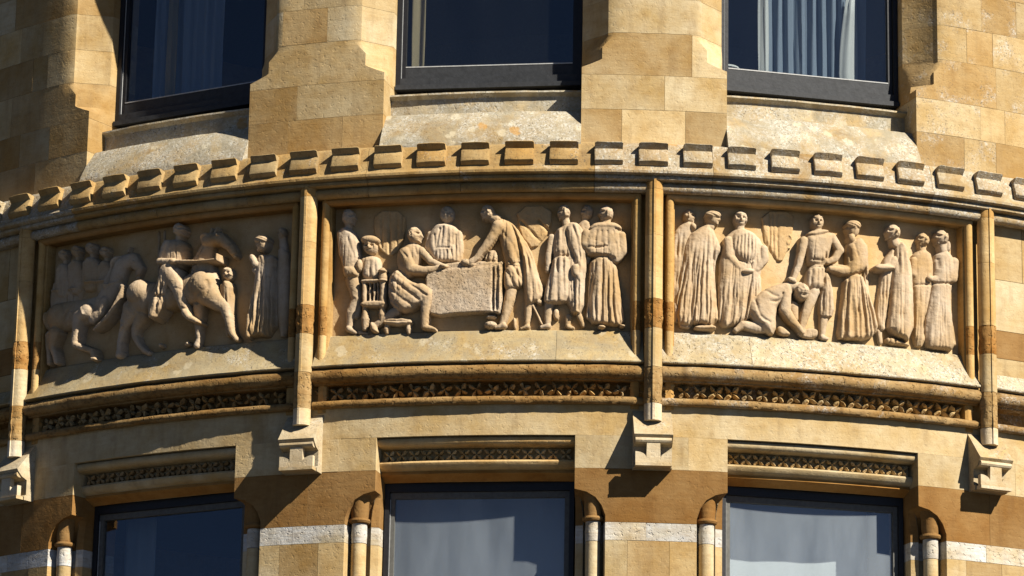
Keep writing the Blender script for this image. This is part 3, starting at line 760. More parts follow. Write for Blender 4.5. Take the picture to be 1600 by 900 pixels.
# outlines of the carved figures: metres along the wall from the panel centre, height above the shelf
FIGS = [
(1,'heraldic_shield','striped heraldic shield carved behind the seated man',[
 ('p',[(-0.6213,0.9205),(-0.4301,0.9106),(-0.4281,0.768),(-0.4595,0.6894),(-0.5156,0.6433),(-0.5836,0.6955),(-0.6144,0.7773)],0.0,0.014,0.0107),
 ('f',[(-0.5273,0.9065),(-0.5204,0.6568)],0.0079,-0.01),
 ('f',[(-0.5718,0.9088),(-0.5658,0.6946)],0.0057,-0.006),
 ('f',[(-0.4829,0.9042),(-0.4769,0.6814)],0.0057,-0.006),
 ('f',[(-0.4519,0.9027),(-0.4484,0.7689)],0.005,-0.006),
]),
(1,'heraldic_shield','heraldic shield with diagonal bands behind the cloaked man',[
 ('p',[(0.1991,0.9192),(0.3996,0.9226),(0.4016,0.7852),(0.3016,0.6528),(0.2234,0.746)],0.0,0.018,0.0089),
 ('f',[(0.2261,0.8346),(0.3432,0.71)],0.0086,-0.016),
 ('f',[(0.3199,0.8384),(0.3847,0.7763)],0.0086,-0.016),
 ('f',[(0.2059,0.7683),(0.2972,0.6616)],0.0057,-0.008),
 ('e',0.231,0.7991,0.0068,0.0068,0,0.012,0.008),
 ('e',0.2485,0.7724,0.0068,0.0068,0,0.012,0.008),
 ('e',0.2677,0.7457,0.0068,0.0068,0,0.012,0.008),
 ('e',0.2877,0.7217,0.0068,0.0068,0,0.012,0.008),
 ('e',0.3094,0.6969,0.0068,0.0068,0,0.012,0.008),
 ('e',0.2862,0.812,0.0068,0.0068,0,0.012,0.008),
 ('e',0.3036,0.7924,0.0068,0.0068,0,0.012,0.008),
 ('e',0.3252,0.772,0.0068,0.0068,0,0.012,0.008),
 ('e',0.3468,0.7516,0.0068,0.0068,0,0.012,0.008),
 ('e',0.2297,0.8745,0.0068,0.0068,0,0.012,0.008),
 ('e',0.2895,0.874,0.0068,0.0068,0,0.012,0.008),
 ('e',0.3492,0.8738,0.0068,0.0068,0,0.012,0.008),
]),
(1,'standing_figure','youth standing in profile at left end with hands joined',[
 ('p',[(-0.8244,0.7811),(-0.8137,0.8162),(-0.7869,0.8305),(-0.7533,0.8266),(-0.7209,0.7995),(-0.6971,0.7553),(-0.6853,0.6922),(-0.6784,0.6429),(-0.6895,0.5947),(-0.6874,0.5236),(-0.7801,0.529),(-0.7902,0.5918),(-0.8049,0.655),(-0.8217,0.7274)],0.015,0.06,0.0501),
 ('p',[(-0.789,0.6095),(-0.6895,0.5947),(-0.6839,0.5279),(-0.7214,0.5211),(-0.7773,0.5271)],0.03,0.055,0.0358),
 ('c',[(-0.7305,0.5261,0.0427),(-0.7018,0.4094,0.0291),(-0.7335,0.3317,0.0291),(-0.74,0.2528,0.0188)],0.02,0.9),
 ('c',[(-0.7412,0.2352,0.0188),(-0.6985,0.211,0.0111)],0.03,1.0),
 ('c',[(-0.6763,0.2142,0.0128),(-0.6333,0.2051,0.0077)],0.02,1.0),
 ('c',[(-0.7025,0.4891,0.0256),(-0.6866,0.4086,0.0205),(-0.7016,0.3123,0.0188)],0.01,0.8),
 ('c',[(-0.7945,0.7836,0.0291),(-0.7845,0.667,0.0231),(-0.7331,0.6105,0.0197),(-0.6918,0.5815,0.0171)],0.045,0.9),
 ('e',-0.6823,0.5943,0.0188,0.0359,0,0.055,0.025),
 ('c',[(-0.7648,0.8175,0.0205),(-0.7621,0.8486,0.0205)],0.03,0.9),
 ('h',-0.7596,0.8824,0.0359,0.0479,1,0.035,'hair'),
 ('f',[(-0.7712,0.5329),(-0.6858,0.5306)],0.0054,-0.008),
 ('f',[(-0.756,0.7678),(-0.7068,0.6312)],0.0089,-0.006),
 ('f',[(-0.7292,0.775),(-0.6938,0.6483)],0.0089,-0.005),
 ('f',[(-0.7048,0.4184),(-0.6863,0.3997)],0.0107,0.006),
]),
(1,'standing_figure','small child in round cap standing behind the carved chair',[
 ('p',[(-0.6693,0.638),(-0.6448,0.6562),(-0.5913,0.6533),(-0.562,0.6234),(-0.5607,0.5126),(-0.6691,0.5093),(-0.6752,0.5939)],0.015,0.045,0.0358),
 ('h',-0.6265,0.7023,0.0376,0.0427,0,0.035,'curl'),
 ('e',-0.6259,0.7405,0.053,0.0256,-6,0.05,0.035),
 ('c',[(-0.6601,0.6286,0.0171),(-0.6485,0.5392,0.0137)],0.035,0.9),
 ('f',[(-0.6217,0.6265),(-0.6186,0.5199)],0.0072,-0.004),
 ('f',[(-0.5949,0.6251),(-0.5874,0.5183)],0.0072,-0.004),
]),
(1,'carved_chair','small chair with turned spindles and a ringed post',[
 ('p',[(-0.6719,0.5139),(-0.5607,0.5126),(-0.5582,0.4886),(-0.6685,0.489)],0.05,0.022,0.0143),
 ('p',[(-0.6699,0.3883),(-0.52,0.3844),(-0.5189,0.3456),(-0.6669,0.3475)],0.05,0.025,0.0143),
 ('c',[(-0.6527,0.4996,0.0128),(-0.6489,0.3713,0.0128)],0.05,1),
 ('c',[(-0.5459,0.5561,0.0188),(-0.5448,0.5162,0.0239),(-0.5438,0.4808,0.0171),(-0.5419,0.4101,0.0171),(-0.5404,0.3572,0.0205)],0.05,1),
 ('e',-0.5459,0.5535,0.0256,0.012,0,0.06,0.03),
 ('e',-0.5443,0.4985,0.0274,0.0085,0,0.06,0.03),
 ('c',[(-0.6203,0.4891,0.0068),(-0.6194,0.4581,0.0043),(-0.6189,0.4386,0.0085),(-0.6181,0.4138,0.0043),(-0.6173,0.3856,0.0068)],0.045,1),
 ('c',[(-0.5963,0.4878,0.0068),(-0.5954,0.4569,0.0043),(-0.5949,0.4374,0.0085),(-0.5941,0.4126,0.0043),(-0.5933,0.3844,0.0068)],0.045,1),
 ('c',[(-0.5732,0.4867,0.0068),(-0.5723,0.4557,0.0043),(-0.5718,0.4363,0.0085),(-0.5711,0.4115,0.0043),(-0.5703,0.3833,0.0068)],0.045,1),
 ('c',[(-0.6465,0.3491,0.012),(-0.6427,0.2829,0.0222),(-0.6456,0.2303,0.012)],0.045,1),
 ('c',[(-0.5454,0.3469,0.0137),(-0.5442,0.3046,0.0205),(-0.5494,0.2696,0.0103)],0.045,1),
]),
(1,'seated_figure','man seated on a stool leaning over the table to write',[
 ('p',[(-0.3985,0.7116),(-0.4419,0.6904),(-0.466,0.6675),(-0.4695,0.6012),(-0.4557,0.5475),(-0.393,0.4963),(-0.3507,0.552),(-0.3261,0.613),(-0.3082,0.6654),(-0.337,0.7002),(-0.367,0.7138)],0.03,0.06,0.0537),
 ('p',[(-0.5011,0.5336),(-0.4562,0.5635),(-0.4068,0.5233),(-0.3841,0.4915),(-0.3048,0.4577),(-0.2676,0.4256),(-0.2572,0.355),(-0.3159,0.3429),(-0.3709,0.315),(-0.4318,0.3068),(-0.4944,0.3507),(-0.5137,0.4132),(-0.514,0.4883)],0.03,0.075,0.0573),
 ('c',[(-0.3273,0.6617,0.0239),(-0.2691,0.5977,0.0205),(-0.2121,0.5737,0.0154),(-0.1774,0.5665,0.0111)],0.058,0.9),
 ('c',[(-0.4144,0.6475,0.0359),(-0.3814,0.555,0.0308),(-0.3156,0.5437,0.0239),(-0.2549,0.5486,0.0188),(-0.2118,0.5604,0.0137)],0.075,0.85),
 ('e',-0.1963,0.5644,0.0205,0.0128,-10,0.075,0.03),
 ('c',[(-0.4344,0.4054,0.0393),(-0.3215,0.4275,0.0427),(-0.2897,0.4088,0.0393)],0.075,0.8),
 ('c',[(-0.2878,0.3999,0.0376),(-0.2896,0.3297,0.0282),(-0.2959,0.2335,0.018)],0.078,0.85),
 ('c',[(-0.2973,0.2204,0.0171),(-0.2381,0.2054,0.0085)],0.075,1),
 ('c',[(-0.4673,0.3232,0.0291),(-0.5364,0.2778,0.0222),(-0.5927,0.2409,0.0188)],0.035,0.9),
 ('p',[(-0.6173,0.264),(-0.5891,0.2671),(-0.5565,0.2085),(-0.565,0.1966),(-0.6049,0.2037)],0.04,0.03,0.0215),
 ('c',[(-0.3807,0.6993,0.0222),(-0.3725,0.7212,0.0222)],0.045,0.9),
 ('h',-0.3681,0.7547,0.0393,0.0462,1,0.05,'curl'),
 ('f',[(-0.4988,0.5141),(-0.3911,0.4213),(-0.32,0.3659)],0.0093,-0.009),
 ('f',[(-0.5062,0.4614),(-0.434,0.3878),(-0.354,0.3363)],0.0093,-0.009),
 ('f',[(-0.4641,0.5302),(-0.3568,0.4464),(-0.2772,0.3908)],0.0086,-0.007),
 ('f',[(-0.5028,0.3995),(-0.4596,0.3624),(-0.4235,0.3214)],0.0079,-0.007),
 ('f',[(-0.4414,0.6709),(-0.3961,0.6158)],0.0079,-0.005),
 ('f',[(-0.3628,0.6853),(-0.344,0.6314)],0.0079,-0.005),
]),
(1,'low_stool','low four legged stool under the seated man',[
 ('p',[(-0.5347,0.2813),(-0.3699,0.2746),(-0.3688,0.2342),(-0.5336,0.2408)],0.045,0.03,0.0143),
 ('c',[(-0.516,0.2418,0.012),(-0.5173,0.2226,0.0154),(-0.5149,0.1997,0.0103)],0.045,1),
 ('c',[(-0.3916,0.2368,0.012),(-0.3911,0.2175,0.0154),(-0.3887,0.1946,0.0103)],0.045,1),
 ('f',[(-0.5272,0.2642),(-0.3738,0.2581)],0.0043,-0.006),
]),
(1,'standing_figure','man with his back turned standing behind the table',[
 ('p',[(-0.2746,0.799),(-0.2516,0.8213),(-0.1864,0.8227),(-0.141,0.807),(-0.1127,0.7778),(-0.104,0.6943),(-0.0952,0.6057),(-0.1138,0.5885),(-0.1336,0.5891),(-0.2507,0.5997),(-0.2641,0.6152),(-0.2976,0.6695),(-0.3071,0.7008),(-0.2979,0.7537)],0.012,0.055,0.0573),
 ('c',[(-0.2806,0.762,0.0222),(-0.2946,0.6915,0.0205),(-0.2555,0.6193,0.0137)],0.025,0.9),
 ('c',[(-0.1227,0.7613,0.0205),(-0.1122,0.6768,0.0188),(-0.1106,0.6017,0.0128)],0.03,0.9),
 ('c',[(-0.1879,0.812,0.0222),(-0.1885,0.8387,0.0239)],0.02,0.9),
 ('h',-0.1875,0.8725,0.041,0.0496,9,0.025,'hair'),
 ('f',[(-0.2481,0.6757),(-0.1658,0.6766)],0.0079,-0.012),
 ('f',[(-0.2205,0.7954),(-0.2422,0.6808)],0.0086,-0.008),
 ('f',[(-0.2033,0.8037),(-0.2136,0.6843)],0.0086,-0.008),
 ('f',[(-0.1773,0.8028),(-0.1789,0.6832)],0.0086,-0.008),
 ('f',[(-0.1555,0.7977),(-0.1487,0.6867)],0.0086,-0.008),
 ('f',[(-0.2219,0.6668),(-0.2229,0.6005)],0.0072,-0.008),
 ('f',[(-0.2019,0.6662),(-0.2004,0.5998)],0.0072,-0.008),
 ('f',[(-0.1829,0.6656),(-0.1779,0.5991)],0.0072,-0.008),
 ('f',[(-0.1569,0.6648),(-0.1511,0.5984)],0.0072,-0.008),
 ('f',[(-0.2562,0.7611),(-0.2424,0.6144)],0.0079,-0.01),
 ('f',[(-0.1364,0.7572),(-0.1295,0.5978)],0.0079,-0.01),
]),
(1,'draped_table','table covered with a long hanging cloth',[
 ('p',[(-0.3538,0.5433),(-0.233,0.5876),(-0.0779,0.6009),(0.0766,0.5977),(0.1324,0.5855),(0.1337,0.5133),(-0.2575,0.5222)],0.012,0.05,0.0179),
 ('p',[(-0.301,0.5237),(-0.2537,0.5433),(-0.0767,0.5453),(0.0901,0.5614),(0.1282,0.5794),(0.1334,0.5749),(0.1377,0.2923),(0.084,0.2964),(-0.0714,0.2957),(-0.2673,0.2781),(-0.2863,0.3471),(-0.2989,0.4355)],0.02,0.06,0.0143),
 ('c',[(-0.2407,0.5446,0.006),(-0.0767,0.547,0.0068),(0.0858,0.5615,0.0068),(0.1282,0.5802,0.0068)],0.068,1.0),
 ('f',[(0.0834,0.5536),(0.0857,0.299)],0.0072,-0.024),
 ('f',[(0.1047,0.5577),(0.1079,0.2961)],0.0086,-0.012),
 ('f',[(0.1199,0.5663),(0.1249,0.2959)],0.0064,0.006),
 ('p',[(0.0399,0.2866),(0.1038,0.2857),(0.0982,0.2665),(0.0454,0.2673)],0.02,0.04,0.0143),
 ('e',0.0709,0.2285,0.0376,0.0239,0,0.02,0.055),
 ('p',[(0.0211,0.5899),(0.0456,0.6512),(0.0753,0.6639),(0.097,0.6504),(0.1039,0.6017),(0.0983,0.5798)],0.03,0.035,0.0286),
 ('f',[(0.0543,0.6466),(0.0425,0.5895)],0.0072,-0.008),
 ('f',[(0.0799,0.6506),(0.0751,0.589)],0.0072,-0.008),
 ('e',-0.0689,0.583,0.0325,0.0222,-15,0.06,0.03),
 ('e',-0.0385,0.5691,0.0222,0.0154,20,0.06,0.025),
]),
(1,'bending_figure','man in a long cloak bending over the table',[
 ('p',[(0.1431,0.8399),(0.1881,0.8146),(0.2248,0.7637),(0.2685,0.6971),(0.3037,0.6263),(0.3308,0.5206),(0.3609,0.4416),(0.3585,0.3759),(0.298,0.3454),(0.2575,0.335),(0.2495,0.4595),(0.2276,0.6003),(0.1977,0.7507),(0.1624,0.8131)],0.02,0.05,0.043),
 ('p',[(0.07,0.8101),(0.0951,0.8442),(0.1406,0.84),(0.1838,0.8128),(0.2103,0.7639),(0.2333,0.662),(0.2492,0.5298),(0.2538,0.4577),(0.2117,0.4317),(0.1456,0.4218),(0.1358,0.4913),(0.1464,0.5659),(0.1268,0.6543),(0.111,0.7253),(0.0863,0.7655)],0.02,0.055,0.0573),
 ('p',[(0.1464,0.5659),(0.2347,0.5827),(0.2537,0.4595),(0.2117,0.4317),(0.1439,0.4218),(0.1358,0.4913)],0.03,0.05,0.0322),
 ('c',[(0.1795,0.4249,0.0325),(0.1703,0.3724,0.0299),(0.1506,0.2851,0.0214),(0.1353,0.2399,0.018)],0.03,0.9),
 ('c',[(0.1432,0.2258,0.0171),(0.1009,0.2141,0.0103)],0.04,1),
 ('c',[(0.281,0.3454,0.0239),(0.2756,0.2668,0.0162),(0.2727,0.2319,0.0145)],0.02,0.9),
 ('c',[(0.2763,0.2214,0.0137),(0.241,0.2094,0.0085)],0.03,1),
 ('c',[(0.3022,0.3453,0.0077),(0.3555,0.2361,0.0068)],0.03,1),
 ('p',[(0.3187,0.3716),(0.3585,0.3759),(0.3572,0.3453),(0.3234,0.3436)],0.02,0.03,0.0107),
 ('p',[(0.189,0.276),(0.2127,0.2759),(0.2156,0.206),(0.1944,0.2062)],0.01,0.03,0.0107),
 ('c',[(0.1046,0.7918,0.0342),(0.0783,0.7346,0.0282),(0.0433,0.6804,0.0239),(-0.0135,0.6056,0.0171),(-0.0406,0.5868,0.0188)],0.07,0.85),
 ('c',[(0.0458,0.8611,0.0231),(0.0917,0.839,0.0291)],0.04,0.9),
 ('h',0.043,0.8754,0.0376,0.0445,-1,0.04,'hair'),
 ('f',[(0.1725,0.8218),(0.2286,0.6886),(0.2543,0.5297),(0.2658,0.3455)],0.0089,-0.014),
 ('f',[(0.1969,0.7994),(0.2633,0.653),(0.2956,0.4944),(0.308,0.3541)],0.0093,-0.012),
 ('f',[(0.2319,0.746),(0.2982,0.5999),(0.3301,0.4592),(0.3398,0.3803)],0.0086,-0.011),
 ('f',[(0.1838,0.8128),(0.246,0.6708),(0.2769,0.4945),(0.2878,0.3454)],0.0086,0.006),
 ('f',[(0.1662,0.6009),(0.2449,0.4771)],0.0089,-0.01),
 ('f',[(0.1545,0.5394),(0.203,0.4423)],0.0089,-0.01),
 ('f',[(0.2094,0.5653),(0.2285,0.4421)],0.0079,-0.01),
 ('f',[(0.1334,0.7603),(0.2079,0.6534),(0.2358,0.5123)],0.0107,-0.008),
 ('f',[(0.154,0.5658),(0.2347,0.5827)],0.0064,-0.006),
]),
(1,'standing_figure','half hidden man standing between the cloaked man and the monk',[
 ('p',[(0.5405,0.8035),(0.5764,0.8482),(0.614,0.8309),(0.6281,0.7913),(0.6322,0.584),(0.5644,0.5832)],0.005,0.03,0.0286),
 ('c',[(0.5912,0.8218,0.0188),(0.5908,0.8572,0.0188)],0.012,0.9),
 ('h',0.599,0.8821,0.0342,0.0427,-1,0.012,'hair'),
]),
(1,'standing_figure','man in short belted tunic with a cloak over one shoulder',[
 ('p',[(0.4161,0.7657),(0.4497,0.7924),(0.485,0.8208),(0.5377,0.8212),(0.5634,0.8038),(0.5896,0.7466),(0.6032,0.6012),(0.5927,0.4825),(0.5849,0.2925),(0.5141,0.2917),(0.5083,0.3459),(0.4058,0.4241),(0.4159,0.5998),(0.4019,0.688)],0.015,0.05,0.0465),
 ('p',[(0.4156,0.621),(0.5063,0.6232),(0.5188,0.574),(0.5169,0.4598),(0.5047,0.3651),(0.4542,0.3455),(0.368,0.3453),(0.3638,0.3978),(0.3941,0.525)],0.03,0.055,0.0465),
 ('p',[(0.4195,0.7631),(0.4514,0.7924),(0.477,0.7854),(0.4866,0.7059),(0.5004,0.6249),(0.4148,0.6192),(0.4172,0.688)],0.03,0.045,0.0358),
 ('p',[(0.4702,0.7836),(0.5106,0.8139),(0.5617,0.8055),(0.5879,0.7421),(0.6032,0.6012),(0.5928,0.4781),(0.5849,0.2942),(0.5107,0.2891),(0.5217,0.4861),(0.5375,0.5741),(0.494,0.6574),(0.4795,0.7235)],0.035,0.05,0.043),
 ('p',[(0.5139,0.5651),(0.5561,0.5743),(0.5653,0.5129),(0.5486,0.4934),(0.5189,0.4993)],0.07,0.025,0.0215),
 ('c',[(0.403,0.7321,0.0205),(0.3874,0.635,0.018),(0.3829,0.5426,0.0128)],0.03,0.9),
 ('c',[(0.3942,0.3453,0.0256),(0.3892,0.2841,0.0214),(0.3866,0.2361,0.0171)],0.025,0.9),
 ('c',[(0.3918,0.2231,0.0154),(0.3539,0.216,0.0103)],0.03,1),
 ('c',[(0.5025,0.2759,0.0188),(0.498,0.2279,0.0154)],0.02,0.9),
 ('c',[(0.5032,0.2193,0.0137),(0.5311,0.2134,0.0085)],0.03,1),
 ('c',[(0.5596,0.2896,0.0171),(0.5857,0.2288,0.012)],0.02,0.9),
 ('p',[(0.414,0.3209),(0.4512,0.3236),(0.4521,0.2582),(0.4183,0.258)],0.01,0.03,0.0143),
 ('c',[(0.4835,0.8076,0.0222),(0.4797,0.8341,0.0222)],0.04,0.9),
 ('h',0.4707,0.8722,0.0359,0.0462,-1,0.04,'hair'),
 ('f',[(0.4148,0.6192),(0.5029,0.6231)],0.0072,-0.01),
 ('f',[(0.437,0.6087),(0.4424,0.3455)],0.0086,-0.012),
 ('f',[(0.4105,0.5646),(0.3899,0.354)],0.0093,-0.008),
 ('f',[(0.4692,0.6132),(0.4786,0.3544)],0.0093,-0.009),
 ('f',[(0.498,0.6134),(0.4953,0.372)],0.0079,-0.006),
 ('f',[(0.4348,0.7631),(0.4368,0.6263)],0.0079,-0.008),
 ('f',[(0.4584,0.7765),(0.4639,0.6264)],0.0079,-0.008),
 ('f',[(0.4815,0.7677),(0.5058,0.6619),(0.532,0.6005)],0.0086,-0.012),
 ('f',[(0.5193,0.7945),(0.5546,0.6888),(0.5644,0.5832)],0.0086,-0.01),
 ('f',[(0.5491,0.7948),(0.5784,0.689),(0.5839,0.5131),(0.573,0.3028)],0.0086,-0.01),
 ('f',[(0.5361,0.4775),(0.5359,0.3024)],0.0072,-0.01),
 ('f',[(0.5572,0.4865),(0.5553,0.3026)],0.0072,-0.01),
]),
(1,'standing_figure','monk in hooded habit with folded arms at right end',[
 ('p',[(0.6166,0.612),(0.7265,0.6278),(0.7694,0.5776),(0.7874,0.4639),(0.809,0.3243),(0.82,0.2304),(0.7374,0.2233),(0.5956,0.2455),(0.6063,0.3381),(0.6144,0.5135)],0.02,0.06,0.0537),
 ('s',(0.6218,0.6015),(0.7674,0.604),(0.5983,0.2333),(0.8182,0.2373),9,0.01),
 ('p',[(0.596,0.7758),(0.6482,0.8092),(0.7569,0.8112),(0.7929,0.781),(0.8109,0.6755),(0.8113,0.6296),(0.7694,0.5759),(0.725,0.6102),(0.6318,0.6174),(0.5893,0.6257),(0.5663,0.7048)],0.03,0.06,0.0537),
 ('f',[(0.6555,0.7651),(0.6478,0.6988)],0.0079,-0.008),
 ('f',[(0.681,0.7655),(0.6818,0.6905)],0.0079,-0.008),
 ('f',[(0.7107,0.766),(0.7158,0.6823)],0.0079,-0.008),
 ('f',[(0.7446,0.7667),(0.7582,0.6831)],0.0079,-0.008),
 ('f',[(0.7744,0.7673),(0.7838,0.666)],0.0079,-0.007),
 ('c',[(0.6006,0.7467,0.0291),(0.5869,0.6891,0.0291),(0.6481,0.6679,0.0256),(0.716,0.6646,0.0214),(0.7543,0.6522,0.0154)],0.06,0.85),
 ('c',[(0.7899,0.7367,0.0291),(0.7992,0.6531,0.0299),(0.759,0.6056,0.0256),(0.7204,0.6515,0.0171)],0.055,0.85),
 ('f',[(0.6015,0.6673),(0.6651,0.6638),(0.7159,0.6752)],0.0072,-0.01),
 ('f',[(0.6232,0.6261),(0.7249,0.6207)],0.0079,-0.012),
 ('p',[(0.6061,0.7812),(0.6482,0.8154),(0.7501,0.8172),(0.7945,0.7899),(0.788,0.765),(0.647,0.7712),(0.6148,0.7654)],0.06,0.035,0.0286),
 ('e',0.6869,0.2154,0.0222,0.0103,0,0.05,0.03),
 ('e',0.8007,0.2229,0.0171,0.0085,0,0.05,0.03),
 ('c',[(0.7059,0.8146,0.0274),(0.7057,0.8412,0.0256)],0.05,0.9),
 ('h',0.7054,0.8677,0.0393,0.0462,-1,0.05,'ring'),
]),
(2,'heraldic_shield','pointed shield with upright bars behind the kneeling man',[
 ('p',[(-0.345,0.9306),(-0.1581,0.9442),(-0.1584,0.8373),(-0.1782,0.7381),(-0.2385,0.623),(-0.3042,0.7069),(-0.3364,0.7756)],0.0,0.016,0.0089),
 ('f',[(-0.339,0.8243),(-0.3085,0.7199),(-0.2429,0.6289)],0.0086,-0.012),
 ('f',[(-0.2976,0.9249),(-0.298,0.7118)],0.0064,-0.008),
 ('f',[(-0.2765,0.9264),(-0.277,0.6822)],0.0064,-0.006),
 ('f',[(-0.2519,0.9282),(-0.2525,0.653)],0.0072,-0.008),
 ('f',[(-0.1851,0.7997),(-0.1543,0.7576)],0.0057,0.012),
 ('e',-0.1923,0.7565,0.0137,0.0171,0,0.01,0.012),
 ('e',-0.1889,0.7266,0.0103,0.0068,0,0.01,0.01),
]),
(2,'robed_figure','half hidden robed man at far left of the homage scene',[
 ('p',[(-0.8616,0.726),(-0.8364,0.7977),(-0.7853,0.8441),(-0.7492,0.8412),(-0.7191,0.8204),(-0.7404,0.7752),(-0.7656,0.6681),(-0.7819,0.4913),(-0.8063,0.2627),(-0.8623,0.2519)],0.012,0.045,0.0465),
 ('c',[(-0.7664,0.836,0.0205),(-0.7647,0.8583,0.0205)],0.02,0.9),
 ('h',-0.7622,0.8699,0.0359,0.0427,1,0.02,'hair'),
 ('f',[(-0.8259,0.7539),(-0.8331,0.5068),(-0.8488,0.2699)],0.0089,-0.009),
 ('f',[(-0.796,0.7728),(-0.8121,0.5604),(-0.8318,0.2705)],0.0089,-0.009),
 ('e',-0.7405,0.8106,0.0188,0.0222,20,0.04,0.03),
]),
(2,'robed_figure','broad man seen from behind in a full length pleated robe',[
 ('p',[(-0.766,0.7634),(-0.7233,0.7937),(-0.6736,0.8262),(-0.6417,0.8331),(-0.6183,0.7899),(-0.5958,0.738),(-0.5785,0.6859),(-0.6059,0.6359),(-0.6161,0.5693),(-0.6054,0.4117),(-0.5913,0.2417),(-0.7331,0.2526),(-0.7552,0.2343),(-0.8385,0.251),(-0.8342,0.4015),(-0.8146,0.5515),(-0.7964,0.6756)],0.025,0.065,0.0644),
 ('s',(-0.7489,0.7571),(-0.62,0.7633),(-0.8359,0.2354),(-0.5947,0.2459),10,0.011),
 ('f',[(-0.7485,0.6688),(-0.7467,0.2477)],0.0072,-0.012),
 ('f',[(-0.6711,0.6018),(-0.7134,0.4416),(-0.7212,0.2575)],0.0072,-0.01),
 ('f',[(-0.6114,0.7637),(-0.6283,0.6304),(-0.6451,0.5151)],0.0089,-0.008),
 ('c',[(-0.802,0.2411,0.012),(-0.7637,0.2365,0.012)],0.03,1),
 ('p',[(-0.7339,0.2439),(-0.6101,0.2539),(-0.6058,0.2175),(-0.7338,0.2099)],0.02,0.05,0.0179),
 ('c',[(-0.646,0.8151,0.0256),(-0.6374,0.8377,0.0256)],0.05,0.9),
 ('h',-0.6332,0.8583,0.041,0.041,1,0.05,'turban'),
]),
(2,'robed_figure','full robed man with hands clasped before his waist',[
 ('p',[(-0.5579,0.7622),(-0.5164,0.799),(-0.4817,0.8188),(-0.4296,0.8131),(-0.3668,0.7781),(-0.3249,0.7011),(-0.3233,0.6305),(-0.3565,0.5753),(-0.3462,0.4747),(-0.3602,0.3377),(-0.4468,0.28),(-0.5329,0.2386),(-0.5879,0.2445),(-0.5966,0.3245),(-0.5936,0.5001),(-0.5853,0.6502)],0.02,0.05,0.0537),
 ('s',(-0.5463,0.5465),(-0.36,0.5575),(-0.5862,0.2551),(-0.395,0.2656),8,0.012),
 ('p',[(-0.5337,0.7635),(-0.4817,0.8108),(-0.4209,0.8057),(-0.3686,0.7602),(-0.3556,0.6725),(-0.3861,0.6088),(-0.4383,0.5967),(-0.4903,0.6201),(-0.5249,0.68)],0.045,0.05,0.0573),
 ('f',[(-0.4947,0.7578),(-0.5067,0.6545),(-0.4729,0.6194)],0.0072,-0.008),
 ('f',[(-0.4756,0.766),(-0.4851,0.6558),(-0.4617,0.6147)],0.0072,-0.008),
 ('f',[(-0.4565,0.7742),(-0.4634,0.657),(-0.4504,0.6101)],0.0072,-0.008),
 ('f',[(-0.4374,0.7825),(-0.4417,0.6583),(-0.4391,0.6055)],0.0072,-0.008),
 ('f',[(-0.4183,0.7766),(-0.42,0.6596),(-0.4278,0.6115)],0.0072,-0.008),
 ('f',[(-0.3991,0.7707),(-0.3983,0.661),(-0.4165,0.6175)],0.0072,-0.008),
 ('f',[(-0.3799,0.7648),(-0.3765,0.6624),(-0.4052,0.6235)],0.0072,-0.008),
 ('c',[(-0.544,0.7364,0.0256),(-0.5378,0.6484,0.0274),(-0.4902,0.5937,0.0222),(-0.4252,0.5622,0.0154)],0.055,0.85),
 ('c',[(-0.3407,0.7001,0.0239),(-0.3381,0.6383,0.0239),(-0.3818,0.5826,0.0188),(-0.4209,0.5625,0.0154)],0.055,0.85),
 ('e',-0.4365,0.5616,0.0359,0.0154,8,0.065,0.03),
 ('c',[(-0.4731,0.8069,0.0239),(-0.4731,0.8335,0.0239)],0.04,0.9),
 ('h',-0.4731,0.8673,0.0376,0.0479,0,0.04,'hair'),
]),
(2,'kneeling_figure',"man kneeling and bowing low at the lord's feet",[
 ('c',[(-0.3092,0.2533,0.0359),(-0.3874,0.2485,0.0308),(-0.4565,0.2602,0.0239),(-0.4953,0.2293,0.0171)],0.04,0.85),
 ('c',[(-0.3743,0.3719,0.0616),(-0.3136,0.2618,0.0445)],0.035,0.75),
 ('p',[(-0.435,0.342),(-0.396,0.4215),(-0.3438,0.4661),(-0.2721,0.5016),(-0.2107,0.5164),(-0.1667,0.5002),(-0.1819,0.4374),(-0.2478,0.3976),(-0.2698,0.3523),(-0.2701,0.2121),(-0.331,0.2083),(-0.422,0.3033)],0.035,0.06,0.0644),
 ('c',[(-0.1689,0.3856,0.0274),(-0.1603,0.3159,0.0205)],0.04,0.85),
 ('p',[(-0.2656,0.2649),(-0.2307,0.2672),(-0.1694,0.2145),(-0.2658,0.208)],0.03,0.03,0.0215),
 ('c',[(-0.217,0.4701,0.0308),(-0.2234,0.3554,0.0316),(-0.1867,0.3009,0.0239),(-0.1385,0.2517,0.0171),(-0.121,0.2329,0.0128)],0.065,0.85),
 ('h',-0.128,0.4607,0.041,0.0496,5,0.07,'hair'),
 ('c',[(-0.1949,0.4981,0.0256),(-0.142,0.4932,0.0291)],0.06,0.85),
 ('f',[(-0.3221,0.3927),(-0.2566,0.3971),(-0.2389,0.451)],0.0086,-0.009),
 ('f',[(-0.396,0.4057),(-0.37,0.3021),(-0.3092,0.2708)],0.0086,-0.009),
 ('f',[(-0.4263,0.3425),(-0.3874,0.2835),(-0.344,0.2599)],0.0072,-0.01),
 ('f',[(-0.3438,0.4617),(-0.3002,0.4293),(-0.2653,0.4228)],0.0086,-0.005),
]),
(2,'standing_figure','lord in belted tunic with one hand on the bowed head',[
 ('p',[(0.0035,0.6009),(0.0455,0.5867),(0.0674,0.4913),(0.0718,0.3462),(0.0233,0.3273),(-0.0248,0.3375),(-0.0098,0.4673)],0.02,0.05,0.0358),
 ('f',[(0.0095,0.5572),(-0.0051,0.3443)],0.0072,-0.01),
 ('f',[(0.0319,0.559),(0.0305,0.3384)],0.0072,-0.012),
 ('f',[(0.0498,0.5428),(0.0557,0.3492)],0.0072,-0.008),
